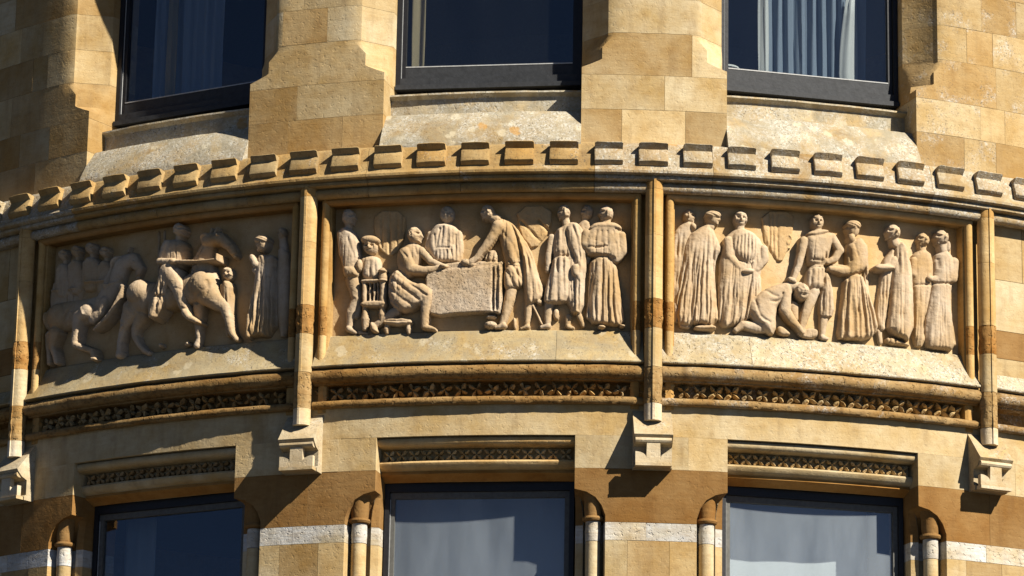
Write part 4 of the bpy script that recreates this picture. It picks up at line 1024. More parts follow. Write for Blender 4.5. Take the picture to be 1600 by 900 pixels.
 ('c',[(-0.0507,0.4773,0.0342),(-0.0894,0.3774,0.0291),(-0.1164,0.2788,0.0197),(-0.128,0.2342,0.0188)],0.04,0.85),
 ('c',[(0.0109,0.3456,0.0256),(0.0014,0.2395,0.0171)],0.03,0.85),
 ('c',[(-0.0014,0.22,0.0154),(0.0253,0.2133,0.0103)],0.04,1),
 ('p',[(-0.1226,0.2608),(-0.0251,0.2769),(-0.0255,0.2067),(-0.1299,0.199)],0.01,0.045,0.0143),
 ('p',[(-0.1116,0.7885),(-0.083,0.8139),(-0.0113,0.8323),(0.0444,0.8353),(0.0695,0.8108),(0.0418,0.7017),(0.0233,0.6274),(-0.0839,0.6187),(-0.0924,0.6906)],0.025,0.065,0.0573),
 ('p',[(-0.0838,0.6275),(0.0189,0.6359),(0.0122,0.5662),(-0.0043,0.4854),(-0.0978,0.4833),(-0.102,0.5306)],0.03,0.06,0.043),
 ('f',[(-0.0856,0.6203),(0.0189,0.6323)],0.0079,0.01),
 ('f',[(-0.0884,0.6095),(0.0143,0.6213)],0.0057,-0.008),
 ('f',[(-0.0661,0.6041),(-0.0756,0.4885)],0.0079,-0.009),
 ('f',[(-0.0394,0.6063),(-0.0418,0.4868)],0.0079,-0.009),
 ('f',[(-0.0144,0.6083),(-0.0177,0.4887)],0.0079,-0.009),
 ('f',[(0.0131,0.7081),(0.0146,0.6727)],0.0072,-0.016),
 ('f',[(-0.0748,0.6566),(-0.0034,0.6535)],0.0079,-0.006),
 ('c',[(-0.1117,0.7645,0.0256),(-0.1235,0.6882,0.0214),(-0.1388,0.625,0.0197),(-0.1727,0.5359,0.0154)],0.055,0.85),
 ('e',-0.186,0.5244,0.0291,0.0154,-25,0.08,0.02),
 ('c',[(0.0559,0.8007,0.0256),(0.1033,0.7293,0.0239),(0.0731,0.6777,0.0205),(0.0325,0.6565,0.0154)],0.045,0.85),
 ('p',[(-0.1053,0.7979),(-0.0651,0.8261),(-0.0113,0.8395),(0.0426,0.8352),(0.0082,0.8055),(-0.0563,0.7868)],0.06,0.03,0.0251),
 ('c',[(-0.0293,0.8246,0.0222),(-0.0292,0.8469,0.0222)],0.05,0.9),
 ('h',-0.0308,0.8788,0.0342,0.0462,0,0.05,'hair'),
]),
(2,'robed_figure','bearded elder in a turban and wide pleated robe',[
 ('p',[(0.2516,0.7966),(0.2831,0.7239),(0.2821,0.5283),(0.3313,0.2943),(0.3109,0.2835),(0.2576,0.4551)],0.01,0.03,0.0215),
 ('p',[(0.1248,0.5741),(0.2334,0.6159),(0.2781,0.4924),(0.3155,0.3722),(0.3293,0.2835),(0.2737,0.2256),(0.1374,0.2137),(0.0835,0.218),(0.1006,0.353),(0.1169,0.4778)],0.03,0.055,0.0537),
 ('s',(0.1311,0.572),(0.2404,0.582),(0.088,0.2201),(0.3215,0.2405),7,0.013),
 ('p',[(0.1325,0.7541),(0.1692,0.7914),(0.215,0.8154),(0.2533,0.7923),(0.2749,0.732),(0.2649,0.6509),(0.2334,0.6106),(0.1493,0.5763),(0.1313,0.603),(0.1428,0.6839)],0.035,0.06,0.0537),
 ('c',[(0.2282,0.7542,0.0342),(0.2274,0.6607,0.0316),(0.1768,0.616,0.0274),(0.1178,0.6063,0.0222),(0.0457,0.6151,0.0154)],0.06,0.8),
 ('c',[(0.1587,0.6232,0.0188),(0.0683,0.633,0.0137)],0.05,0.8),
 ('f',[(0.146,0.7465),(0.159,0.6588)],0.0079,-0.014),
 ('f',[(0.1781,0.7673),(0.1957,0.6888)],0.0079,-0.006),
 ('f',[(0.2646,0.7221),(0.2591,0.6148),(0.29,0.4936)],0.0079,-0.01),
 ('h',0.177,0.8564,0.0393,0.0479,-1,0.05,'turban'),
 ('e',0.1656,0.7973,0.0222,0.0291,0,0.065,0.03),
]),
(2,'robed_figure','friar in a long mantle holding an open book',[
 ('p',[(0.3835,0.7216),(0.431,0.7909),(0.4416,0.7384),(0.4214,0.6115),(0.3812,0.3503),(0.3749,0.2835),(0.3252,0.2903),(0.3225,0.3889),(0.3525,0.6045),(0.3645,0.6858)],0.015,0.045,0.0358),
 ('p',[(0.4356,0.7869),(0.4689,0.82),(0.5175,0.7824),(0.5438,0.6245),(0.5498,0.2241),(0.386,0.2784),(0.3937,0.3869),(0.4176,0.6111),(0.4252,0.701)],0.03,0.065,0.0537),
 ('f',[(0.4731,0.7775),(0.4747,0.5281),(0.4668,0.2705)],0.0107,-0.006),
 ('f',[(0.5151,0.7464),(0.5211,0.4797),(0.5181,0.2491)],0.0093,-0.008),
 ('f',[(0.4442,0.7208),(0.4325,0.5237),(0.4111,0.2826)],0.0089,-0.006),
 ('f',[(0.3616,0.5876),(0.3465,0.3029)],0.0072,-0.008),
 ('f',[(0.3822,0.6075),(0.368,0.3226)],0.0079,-0.012),
 ('c',[(0.428,0.7013,0.0239),(0.4108,0.6638,0.0205),(0.3548,0.6536,0.0154)],0.05,0.85),
 ('p',[(0.2947,0.6477),(0.3319,0.6691),(0.4201,0.6603),(0.4198,0.6362),(0.336,0.6224),(0.2991,0.6277)],0.07,0.03,0.0179),
 ('c',[(0.3417,0.2848,0.0188),(0.3503,0.2239,0.0137)],0.02,0.9),
 ('p',[(0.3831,0.2667),(0.5366,0.2246),(0.5177,0.2156),(0.3779,0.2133)],0.02,0.03,0.0179),
 ('f',[(0.4015,0.2552),(0.3963,0.2107)],0.0057,-0.008),
 ('f',[(0.4339,0.2451),(0.4289,0.2138)],0.0057,-0.008),
 ('c',[(0.4357,0.8004,0.0256),(0.4296,0.8355,0.0256)],0.05,0.9),
 ('h',0.4224,0.8634,0.0385,0.0462,-1,0.05,'ring'),
]),
(2,'robed_figure','shorter friar standing between two others with joined hands',[
 ('p',[(0.5416,0.7386),(0.5821,0.7807),(0.6397,0.7873),(0.6759,0.7629),(0.6856,0.6405),(0.6545,0.4942),(0.6239,0.3664),(0.6266,0.2233),(0.544,0.2147),(0.5438,0.4821),(0.54,0.6241)],0.012,0.05,0.0465),
 ('s',(0.5458,0.5623),(0.6653,0.5756),(0.546,0.2255),(0.6239,0.2336),5,0.007),
 ('c',[(0.5545,0.715,0.0222),(0.5497,0.6385,0.0214),(0.6176,0.5925,0.0162)],0.04,0.85),
 ('f',[(0.546,0.5713),(0.6558,0.5817)],0.0072,-0.01),
 ('c',[(0.6127,0.7797,0.0222),(0.6111,0.8065,0.0222)],0.03,0.9),
 ('h',0.6136,0.8426,0.0333,0.041,-1,0.035,'ring'),
]),
(2,'robed_figure','cowled friar with joined hands at right end',[
 ('p',[(0.6777,0.7541),(0.7268,0.7941),(0.7756,0.7947),(0.8101,0.745),(0.8246,0.675),(0.794,0.6086),(0.7825,0.5089),(0.7997,0.3684),(0.8225,0.2183),(0.679,0.2095),(0.6199,0.2226),(0.6141,0.3476),(0.6449,0.4931),(0.6737,0.6212)],0.025,0.06,0.0573),
 ('s',(0.67,0.5672),(0.7837,0.5805),(0.6198,0.2155),(0.8169,0.2372),5,0.008),
 ('c',[(0.802,0.7305,0.0291),(0.7905,0.635,0.0299),(0.7143,0.617,0.0239),(0.642,0.6176,0.0171)],0.055,0.85),
 ('e',0.6371,0.6126,0.0205,0.0188,0,0.06,0.03),
 ('f',[(0.656,0.5906),(0.787,0.6006)],0.0079,-0.012),
 ('f',[(0.6968,0.7403),(0.6958,0.6774)],0.0107,-0.01),
 ('p',[(0.7471,0.8451),(0.7785,0.8535),(0.7804,0.7863),(0.7363,0.7809)],0.05,0.03,0.0215),
 ('c',[(0.7365,0.7944,0.0274),(0.7292,0.825,0.0274)],0.05,0.9),
 ('h',0.723,0.8647,0.0385,0.0462,-1,0.05,'ring'),
]),
(0,'robed_figure','veiled woman standing in shadow at right end',[
 ('p',[(0.6075,0.6579),(0.6364,0.7062),(0.7101,0.6969),(0.7376,0.6418),(0.7465,0.4881),(0.7639,0.2159),(0.5499,0.2329),(0.5895,0.4439),(0.6116,0.5568)],0.015,0.06,0.0537),
 ('s',(0.6232,0.5749),(0.7355,0.5654),(0.56,0.2368),(0.7607,0.2209),7,0.011),
 ('c',[(0.7115,0.6632,0.0293),(0.7043,0.5872,0.0275),(0.6216,0.6134,0.0201)],0.05,0.85),
 ('c',[(0.6308,0.6414,0.0201),(0.6065,0.6839,0.0165)],0.07,0.9),
 ('c',[(0.5934,0.3482,0.0092),(0.5942,0.2292,0.0128)],0.06,1),
 ('h',0.6618,0.7616,0.0403,0.0458,-1,0.04,'turban'),
 ('c',[(0.7672,0.7929,0.0238),(0.7867,0.6761,0.0275),(0.7712,0.553,0.0201)],0.01,0.8),
 ('h',0.7661,0.8218,0.0275,0.0329,-1,0.015,'hair'),
 ('p',[(0.7296,0.7192),(0.7788,0.7535),(0.8262,0.6921),(0.8325,0.3863),(0.829,0.2112),(0.7589,0.2163)],0.005,0.035,0.0358),
]),
(0,'standing_figure','small child standing before the leading horse',[
 ('p',[(0.4109,0.5562),(0.4471,0.5719),(0.4851,0.5395),(0.4848,0.4724),(0.4848,0.3768),(0.4847,0.2337),(0.4459,0.2371),(0.4274,0.4203)],0.03,0.05,0.0322),
 ('h',0.4488,0.6054,0.0256,0.0366,0,0.05,'curl'),
 ('c',[(0.4224,0.5359,0.0128),(0.4289,0.4585,0.011),(0.459,0.4174,0.0092)],0.06,0.9),
 ('f',[(0.4487,0.5333),(0.4665,0.2448)],0.0072,-0.008),
]),
(0,'mounted_figure','rear group of riders crowded behind the leading horse',[
 ('p',[(-0.8513,0.6989),(-0.7483,0.7525),(-0.3664,0.6972),(-0.332,0.5264),(-0.5485,0.4575),(-0.8338,0.4588)],0.0,0.045,0.0286),
 ('p',[(-0.8143,0.7448),(-0.8056,0.811),(-0.7514,0.8344),(-0.6916,0.8033),(-0.6582,0.7309),(-0.6644,0.5937),(-0.8022,0.6141)],0.004,0.05,0.043),
 ('c',[(-0.7378,0.8273,0.0156),(-0.7395,0.8524,0.0156)],0.024,0.9),
 ('h',-0.7409,0.8725,0.0265,0.0339,1,0.034,'hair'),
 ('c',[(-0.7774,0.7887,0.0183),(-0.7694,0.7131,0.0156),(-0.6943,0.6721,0.0119)],0.03900000000000001,0.85),
 ('p',[(-0.7061,0.748),(-0.6976,0.8141),(-0.6447,0.8378),(-0.5864,0.8073),(-0.5539,0.7354),(-0.5602,0.5984),(-0.6945,0.6178)],0.012,0.05,0.043),
 ('c',[(-0.6314,0.8308,0.0156),(-0.6331,0.8559,0.0156)],0.032,0.9),
 ('h',-0.6344,0.8759,0.0265,0.0339,1,0.041999999999999996,'hair'),
 ('c',[(-0.6701,0.7921,0.0183),(-0.6624,0.7167,0.0156),(-0.5893,0.6764,0.0119)],0.047,0.85),
 ('p',[(-0.585,0.7458),(-0.5766,0.8118),(-0.5252,0.8358),(-0.4685,0.8059),(-0.4369,0.7344),(-0.4432,0.5979),(-0.5739,0.6161)],0.02,0.05,0.043),
 ('c',[(-0.5122,0.829,0.0156),(-0.5138,0.8539,0.0156)],0.04,0.9),
 ('h',-0.5151,0.8739,0.0265,0.0339,1,0.05,'hair'),
 ('c',[(-0.5499,0.79,0.0183),(-0.5425,0.715,0.0156),(-0.4714,0.6754,0.0119)],0.05500000000000001,0.85),
 ('p',[(-0.4824,0.7113),(-0.4741,0.7771),(-0.4239,0.8015),(-0.3685,0.7721),(-0.3377,0.7012),(-0.344,0.565),(-0.4718,0.5822)],0.008,0.05,0.043),
 ('c',[(-0.4112,0.7948,0.0156),(-0.4127,0.8196,0.0156)],0.028,0.9),
 ('h',-0.414,0.8395,0.0265,0.0339,1,0.038,'hair'),
 ('c',[(-0.4481,0.7557,0.0183),(-0.441,0.681,0.0156),(-0.3715,0.642,0.0119)],0.043000000000000003,0.85),
 ('f',[(-0.5369,0.6669),(-0.3765,0.6643)],0.0079,0.012),
 ('f',[(-0.6823,0.6486),(-0.6052,0.6472)],0.0072,0.012),
 ('f',[(-0.8219,0.6646),(-0.755,0.6594)],0.0072,0.012),
]),
(0,'carved_horse','rear horse with arched neck and one raised foreleg',[
 ('c',[(-0.7768,0.4997,0.0915),(-0.6081,0.5001,0.086),(-0.4585,0.5089,0.0787)],0.02,0.58),
 ('e',-0.7501,0.4958,0.075,0.0805,0,0.05,0.045),
 ('c',[(-0.423,0.5286,0.0659),(-0.35,0.6264,0.0641),(-0.3081,0.7286,0.0604)],0.025,0.65),
 ('c',[(-0.3092,0.7483,0.0549),(-0.2216,0.771,0.0421),(-0.1632,0.7096,0.0275),(-0.1771,0.6675,0.0201)],0.025,0.75),
 ('f',[(-0.3793,0.6108),(-0.3804,0.7286),(-0.3133,0.8176),(-0.2303,0.8211)],0.0143,0.016),
 ('f',[(-0.3622,0.6281),(-0.356,0.7252),(-0.2944,0.8003)],0.0072,-0.01),
 ('c',[(-0.2541,0.8243,0.0073),(-0.2436,0.8474,0.0046)],0.03,1),
 ('e',-0.1971,0.7531,0.0073,0.0064,0,0.05,0.01),
 ('f',[(-0.1514,0.6642),(-0.1977,0.6603)],0.0072,-0.012),
 ('f',[(-0.2002,0.7046),(-0.3029,0.6398),(-0.3866,0.6313)],0.0057,0.01),
 ('c',[(-0.3872,0.5414,0.0293),(-0.404,0.4772,0.0311),(-0.4607,0.4456,0.0366)],0.055,0.8),
 ('c',[(-0.5006,0.4901,0.0458),(-0.5682,0.47,0.0348),(-0.5814,0.3837,0.0247),(-0.5898,0.3183,0.021),(-0.5823,0.3007,0.0201),(-0.4987,0.2654,0.0165),(-0.4546,0.25,0.0174),(-0.4331,0.1987,0.0137)],0.07,0.85),
 ('p',[(-0.4559,0.2113),(-0.4154,0.2082),(-0.4054,0.1837),(-0.4507,0.1874)],0.07,0.02,0.0143),
 ('c',[(-0.7564,0.3983,0.0403),(-0.7734,0.3221,0.022),(-0.7467,0.2596,0.0165),(-0.732,0.2184,0.0146)],0.06,0.85),
 ('c',[(-0.8025,0.3951,0.0329),(-0.8122,0.308,0.0183),(-0.8038,0.2283,0.0165)],0.045,0.85),
 ('f',[(-0.6213,0.5068),(-0.6671,0.4249)],0.0107,0.016),
 ('f',[(-0.6543,0.5213),(-0.6887,0.4574)],0.0072,-0.012),
 ('f',[(-0.527,0.5133),(-0.4988,0.4605)],0.0107,0.014),
 ('f',[(-0.8329,0.5376),(-0.8445,0.4209),(-0.8426,0.3025)],0.0143,0.02),
]),
(0,'carved_horse','leading horse striding right with flowing tail',[
 ('c',[(-0.113,0.5176,0.097),(0.0959,0.5128,0.0787),(0.2905,0.545,0.097)],0.055,0.7),
 ('e',-0.1146,0.5469,0.0842,0.0769,15,0.075,0.075),
 ('e',0.3011,0.5488,0.0842,0.0824,-10,0.075,0.07),
 ('c',[(0.2939,0.588,0.0824),(0.2727,0.6965,0.0622),(0.3063,0.7849,0.0476)],0.035,0.72),
 ('c',[(0.3125,0.8133,0.0421),(0.3848,0.8202,0.0384),(0.4559,0.7646,0.0256),(0.4865,0.7114,0.0183)],0.05,0.85),
 ('e',0.3799,0.811,0.0384,0.0329,0,0.07,0.03),
 ('f',[(0.2165,0.6252),(0.2009,0.7237),(0.2451,0.8255),(0.3188,0.864)],0.0161,0.022),
 ('f',[(0.2379,0.6326),(0.2257,0.7307),(0.2675,0.8085)],0.0072,-0.014),
 ('f',[(0.2646,0.6394),(0.2551,0.7274),(0.292,0.7913)],0.0072,-0.012),
 ('c',[(0.3302,0.8502,0.0082),(0.3339,0.8857,0.0046)],0.06,1),
 ('c',[(0.3567,0.8541,0.0073),(0.3692,0.8848,0.0046)],0.06,1),
 ('e',0.3972,0.8286,0.0092,0.0073,0,0.1,0.014),
 ('f',[(0.5072,0.7162),(0.469,0.7035)],0.0072,-0.016),
 ('f',[(0.4663,0.7684),(0.4415,0.7322)],0.0057,0.012),
 ('f',[(0.4576,0.7258),(0.3486,0.6789),(0.2202,0.6635)],0.0057,0.012),
 ('c',[(-0.2422,0.6017,0.0165),(-0.2584,0.555,0.022),(-0.295,0.4915,0.0238),(-0.3546,0.4261,0.022),(-0.4068,0.3889,0.0146),(-0.4397,0.3689,0.0055)],0.08,0.95),
 ('f',[(-0.2466,0.5955),(-0.295,0.4905),(-0.3776,0.4086)],0.0054,-0.012),
 ('f',[(-0.2536,0.5934),(-0.3044,0.4878),(-0.3895,0.4042)],0.0054,-0.012),
 ('f',[(-0.2605,0.5914),(-0.3137,0.4851),(-0.4014,0.3999)],0.0054,-0.012),
 ('f',[(-0.2675,0.5894),(-0.3231,0.4824),(-0.4133,0.3956)],0.0054,-0.012),
 ('f',[(-0.2745,0.5873),(-0.3326,0.4797),(-0.4252,0.3913)],0.0054,-0.012),
 ('c',[(-0.1732,0.4569,0.0695),(-0.2163,0.3942,0.0403),(-0.2374,0.3531,0.0247),(-0.2592,0.2831,0.0174),(-0.2599,0.2349,0.0183),(-0.2593,0.2039,0.0238)],0.06,0.82),
 ('c',[(-0.1192,0.4214,0.0549),(-0.1613,0.3489,0.0293),(-0.1647,0.3058,0.0201),(-0.1327,0.249,0.0156),(-0.0904,0.2076,0.0146),(-0.06,0.1927,0.0146)],0.045,0.82),
 ('c',[(0.3355,0.4972,0.075),(0.391,0.4437,0.0476),(0.4431,0.4082,0.0329),(0.4694,0.3312,0.022),(0.4845,0.2707,0.0174),(0.4992,0.2428,0.0156),(0.522,0.217,0.0137)],0.065,0.82),
 ('c',[(0.2687,0.4366,0.0421),(0.2666,0.3217,0.0229),(0.2702,0.2448,0.0137),(0.2612,0.2074,0.0201)],0.045,0.85),
 ('p',[(0.1601,0.2155),(0.202,0.2496),(0.2158,0.2099)],0.02,0.03,0.0143),
 ('e',0.0156,0.2325,0.011,0.0146,0,0.03,0.03),
 ('f',[(0.0087,0.5808),(-0.0373,0.4892),(-0.0664,0.3958)],0.0107,-0.01),
 ('f',[(0.2786,0.5703),(0.2498,0.4963),(0.2741,0.4361)],0.0107,-0.008),
 ('f',[(0.3539,0.5627),(0.3671,0.5037),(0.3373,0.4586)],0.0107,-0.007),
 ('f',[(-0.1748,0.4862),(-0.1366,0.4234)],0.0107,-0.008),
 ('f',[(-0.2264,0.3664),(-0.2484,0.3399)],0.0089,0.008),
]),
(0,'mounted_figure','rider with long lance on the leading horse',[
 ('p',[(0.0183,0.7643),(0.0266,0.8217),(0.0733,0.8502),(0.1461,0.8368),(0.1834,0.7936),(0.1799,0.7067),(0.1549,0.6561),(0.0569,0.6673)],0.045,0.06,0.0501),
 ('c',[(0.1183,0.84,0.0183),(0.1227,0.8639,0.0183)],0.06,0.9),
 ('h',0.1266,0.8956,0.0311,0.0384,1,0.065,'hair'),
 ('p',[(0.0419,0.6545),(-0.0011,0.5528),(-0.0492,0.3939),(0.0146,0.3597),(0.077,0.4473),(0.0865,0.5235),(0.1142,0.5881),(0.0992,0.6673)],0.085,0.05,0.0358),
 ('f',[(0.0359,0.597),(-0.0213,0.4003)],0.0086,-0.014),
 ('f',[(0.065,0.5743),(0.0198,0.3668)],0.0086,-0.014),
 ('f',[(-0.0324,0.5032),(0.0743,0.5007)],0.0072,-0.012),
 ('f',[(0.0215,0.5502),(-0.0342,0.4308)],0.0064,-0.01),
 ('c',[(0.0837,0.6448,0.0494),(0.1582,0.5446,0.0412),(0.1866,0.4547,0.0284),(0.2205,0.3839,0.021)],0.105,0.72),
 ('c',[(0.2182,0.386,0.022),(0.2401,0.3579,0.0183),(0.2899,0.329,0.011)],0.115,0.85),
 ('c',[(0.1446,0.6428,0.0183),(0.2062,0.5008,0.0146)],0.1,0.8),
 ('f',[(0.1587,0.5349),(0.1888,0.522)],0.0072,-0.008),
 ('f',[(0.194,0.4155),(0.2326,0.4019)],0.0064,-0.01),
 ('c',[(0.0585,0.813,0.0275),(0.0304,0.7482,0.0229),(0.0392,0.7083,0.0183)],0.085,0.85),
 ('c',[(0.0324,0.7091,0.0183),(0.1199,0.696,0.0192)],0.115,0.9),
 ('e',0.1288,0.695,0.022,0.0156,0,0.125,0.02),
 ('c',[(0.142,0.6954,0.0092),(0.2844,0.6779,0.0064),(0.4145,0.6761,0.0055)],0.125,0.9),
 ('c',[(0.4125,0.6743,0.0073),(0.4133,0.7032,0.0064)],0.125,0.9),
]),
(0,'banner_staff','upright fluted staff between the two horses',[
 ('c',[(-0.0602,0.9205,0.0092),(-0.0456,0.6455,0.0092)],0.0,1),
 ('c',[(-0.0203,0.9204,0.0082),(-0.0067,0.6602,0.0082)],0.0,1),
]),
]# ---------------------------------------------------------------- carved relief panels
def seg_dist(U, V, pts, closed=False):
    """distance to a polyline, with the running parameter of the nearest point"""
    best = np.full(U.shape, 1e9); par = np.zeros(U.shape)
    n = len(pts); m = n if closed else n-1
    for i in range(m):
        ax, ay = pts[i][:2]; bx, by = pts[(i+1) % n][:2]
        dx, dy = bx-ax, by-ay; l2 = dx*dx+dy*dy+1e-12
        t = np.clip(((U-ax)*dx+(V-ay)*dy)/l2, 0, 1)
        d = np.hypot(U-ax-t*dx, V-ay-t*dy)
        k = d < best
        best = np.where(k, d, best); par = np.where(k, (i+t)/m, par)
    return best, par
def inside(U, V, pts):
    r = np.zeros(U.shape, bool); n = len(pts)
    for i in range(n):
        ax, ay = pts[i]; bx, by = pts[(i+1) % n]
        if ay == by: continue
        c = ((ay > V) != (by > V)) & (U < (bx-ax)*(V-ay)/(by-ay)+ax)
        r ^= c
    return r
def soften(pts, rounds=2):
    for _ in range(rounds):
        q = []
        n = len(pts)
        for i in range(n):
            a, b = pts[i], pts[(i+1) % n]
            q += [(a[0]*.75+b[0]*.25, a[1]*.75+b[1]*.25), (a[0]*.25+b[0]*.75, a[1]*.25+b[1]*.75)]
        pts = q
    return pts
def soften_open(pts, rounds=2):
    for _ in range(rounds):
        q = [pts[0]]
        for a, b in zip(pts, pts[1:]):
            q += [(a[0]*.75+b[0]*.25, a[1]*.75+b[1]*.25), (a[0]*.25+b[0]*.75, a[1]*.25+b[1]*.75)]
        pts = q+[pts[-1]]
    return pts
def vnoise(U, V, f, seed):
    """cheap smooth noise on arrays"""
    r = np.random.RandomState(seed); g = r.rand(64, 64)*2-1
    x = U*f+100; y = V*f+100; xi = np.floor(x).astype(int); yi = np.floor(y).astype(int)
    fx = x-xi; fy = y-yi; fx = fx*fx*(3-2*fx); fy = fy*fy*(3-2*fy)
    a = g[xi % 64, yi % 64]; b = g[(xi+1) % 64, yi % 64]; c = g[xi % 64, (yi+1) % 64]; d = g[(xi+1) % 64, (yi+1) % 64]
    return (a*(1-fx)+b*fx)*(1-fy)+(c*(1-fx)+d*fx)*fy
LOW = -.03
BGD, HS = -.126, .88        # offset of the panel ground and depth of the carving
def gauss(U, V, x, y, rx, ry): return np.exp(-(((U-x)/rx)**2+((V-y)/ry)**2))
def chain(U, V, ch, base, k):
    h = np.full(U.shape, LOW)
    for (ax, ay, ar), (bx, by, br) in zip(ch, ch[1:]):
        dx, dy = bx-ax, by-ay; l2 = dx*dx+dy*dy+1e-12
        t = np.clip(((U-ax)*dx+(V-ay)*dy)/l2, 0, 1)
        d = np.hypot(U-ax-t*dx, V-ay-t*dy); r = ar+(br-ar)*t
        h = np.maximum(h, np.where(d < r, base*(1) + k*np.sqrt(np.maximum(r*r-d*d, 0)), LOW))
    return h
def smax(a, b, k=.0025):
    m = np.maximum(a, b); both = (a > -.005) & (b > -.005)
    x = np.clip(k-np.abs(a-b), 0, k)
    return np.where(both, m+x*x/(4*k), m)
def head(U, V, H, x, y, rx, ry, face, base, style, seed):
    hh = rx*1.15
    q = ((U-x)/rx)**2+((V-y)/ry)**2
    dome = np.where(q < 1, base+hh*np.sqrt(np.maximum(1-q, 0)), LOW)
    w = .004
    if face in (-1, 1):
        s = face
        nose = [(x+s*.80*rx, y+.20*ry, .09*rx), (x+s*.98*rx, y-.06*ry, .13*rx), (x+s*.85*rx, y-.14*ry, .11*rx)]
        dome = smax(dome, chain(U, V, nose, base+hh*.35, 1.2), .003)
        chin = [(x+s*.45*rx, y-.62*ry, .26*rx), (x+s*.62*rx, y-.74*ry, .20*rx)]
        dome = smax(dome, chain(U, V, chin, base+hh*.30, 1.1), .003)
        dome += np.where(dome > 0, -.020*gauss(U, V, x+s*.58*rx, y+.14*ry, .24*rx, .14*ry), 0)
        dome += np.where(dome > 0, -.012*gauss(U, V, x+s*.80*rx, y-.40*ry, .26*rx, .06*ry), 0)
        dome += np.where(dome > 0, .009*gauss(U, V, x+s*.55*rx, y+.30*ry, .35*rx, .08*ry), 0)
        dome += np.where(dome > 0, .007*gauss(U, V, x-s*.12*rx, y-.02*ry, .15*rx, .17*ry), 0)
        hairm = ((U-x)*s < -.05*rx) | (V > y+.42*ry)
        hairm &= V > y-.62*ry
    elif face == 0:
        for s in (-1, 1):
            dome += np.where(dome > 0, -.020*gauss(U, V, x+s*.36*rx, y+.10*ry, .20*rx, .13*ry), 0)
        dome += np.where(dome > 0, .013*gauss(U, V, x, y-.10*ry, .13*rx, .26*ry), 0)
        dome += np.where(dome > 0, -.011*gauss(U, V, x, y-.46*ry, .32*rx, .06*ry), 0)
        dome += np.where(dome > 0, .004*gauss(U, V, x, y+.32*ry, .6*rx, .08*ry), 0)
        hairm = (V > y+.45*ry) | (np.abs(U-x) > .74*rx)
        hairm &= V > y-.55*ry
    else:
        hairm = q < 1
        if face == 5:
            hairm &= V > y-.25*ry
            dome += np.where(dome > 0, -.010*gauss(U, V, x+.1*rx, y-.45*ry, .3*rx, .12*ry), 0)
    on = (dome > 0) & hairm
    lock = vnoise(U, V, 95, seed)*.6+vnoise(U, V, 170, seed+1)*.4
    if style == 'hair': dome = np.where(on, dome+.008+.008*lock, dome)
    elif style == 'curl':
        dome = np.where(on, dome+.008+.012*lock, dome)
    elif style == 'ring':
        crown = ((U-x)/(rx*.70))**2+((V-y-.62*ry)/(ry*.34))**2
        dome = np.where(on & (crown > 1), dome+.009+.006*lock, dome)
    elif style == 'turban':
        t = ((U-x)/(rx*1.12))**2+((V-y-.42*ry)/(ry*.56))**2
        tb = np.where(t < 1, base+hh*.45+hh*.85*np.sqrt(np.maximum(1-t, 0))+.0025*np.sin((V-y)*420+(U-x)*160), LOW)
        dome = np.maximum(dome, tb)
    return smax(H, dome, .004)
def drape_folds(shapes, seed):
    """extra chiselled folds running down each garment"""
    rs = random.Random(seed); out = []
    for s in shapes:
        out.append(s)
        if s[0] != 'p' or s[3] < .04: continue
        pts = s[1]; us = [p[0] for p in pts]; vs = [p[1] for p in pts]
        w, h = max(us)-min(us), max(vs)-min(vs)
        if w*h < .008: continue
        for _ in range(int(3+w*h/.0075)):
            for _try in range(20):
                u, v = rs.uniform(min(us), max(us)), rs.uniform(min(vs)+.25*h, max(vs))
                if inside(np.array([u]), np.array([v]), pts)[0]: break
            ln = rs.uniform(.45, .95)*h; cu = (min(us)+max(us))/2
            fan = (u-cu)*rs.uniform(.1, .5)
            path = [(u, v), (u+fan*.4+rs.uniform(-.004, .004), v-ln*.5), (u+fan+rs.uniform(-.006, .006), v-ln)]
            out.append(('f', path, rs.uniform(.0030, .0060), -rs.uniform(.0012, .0048)))
    return out
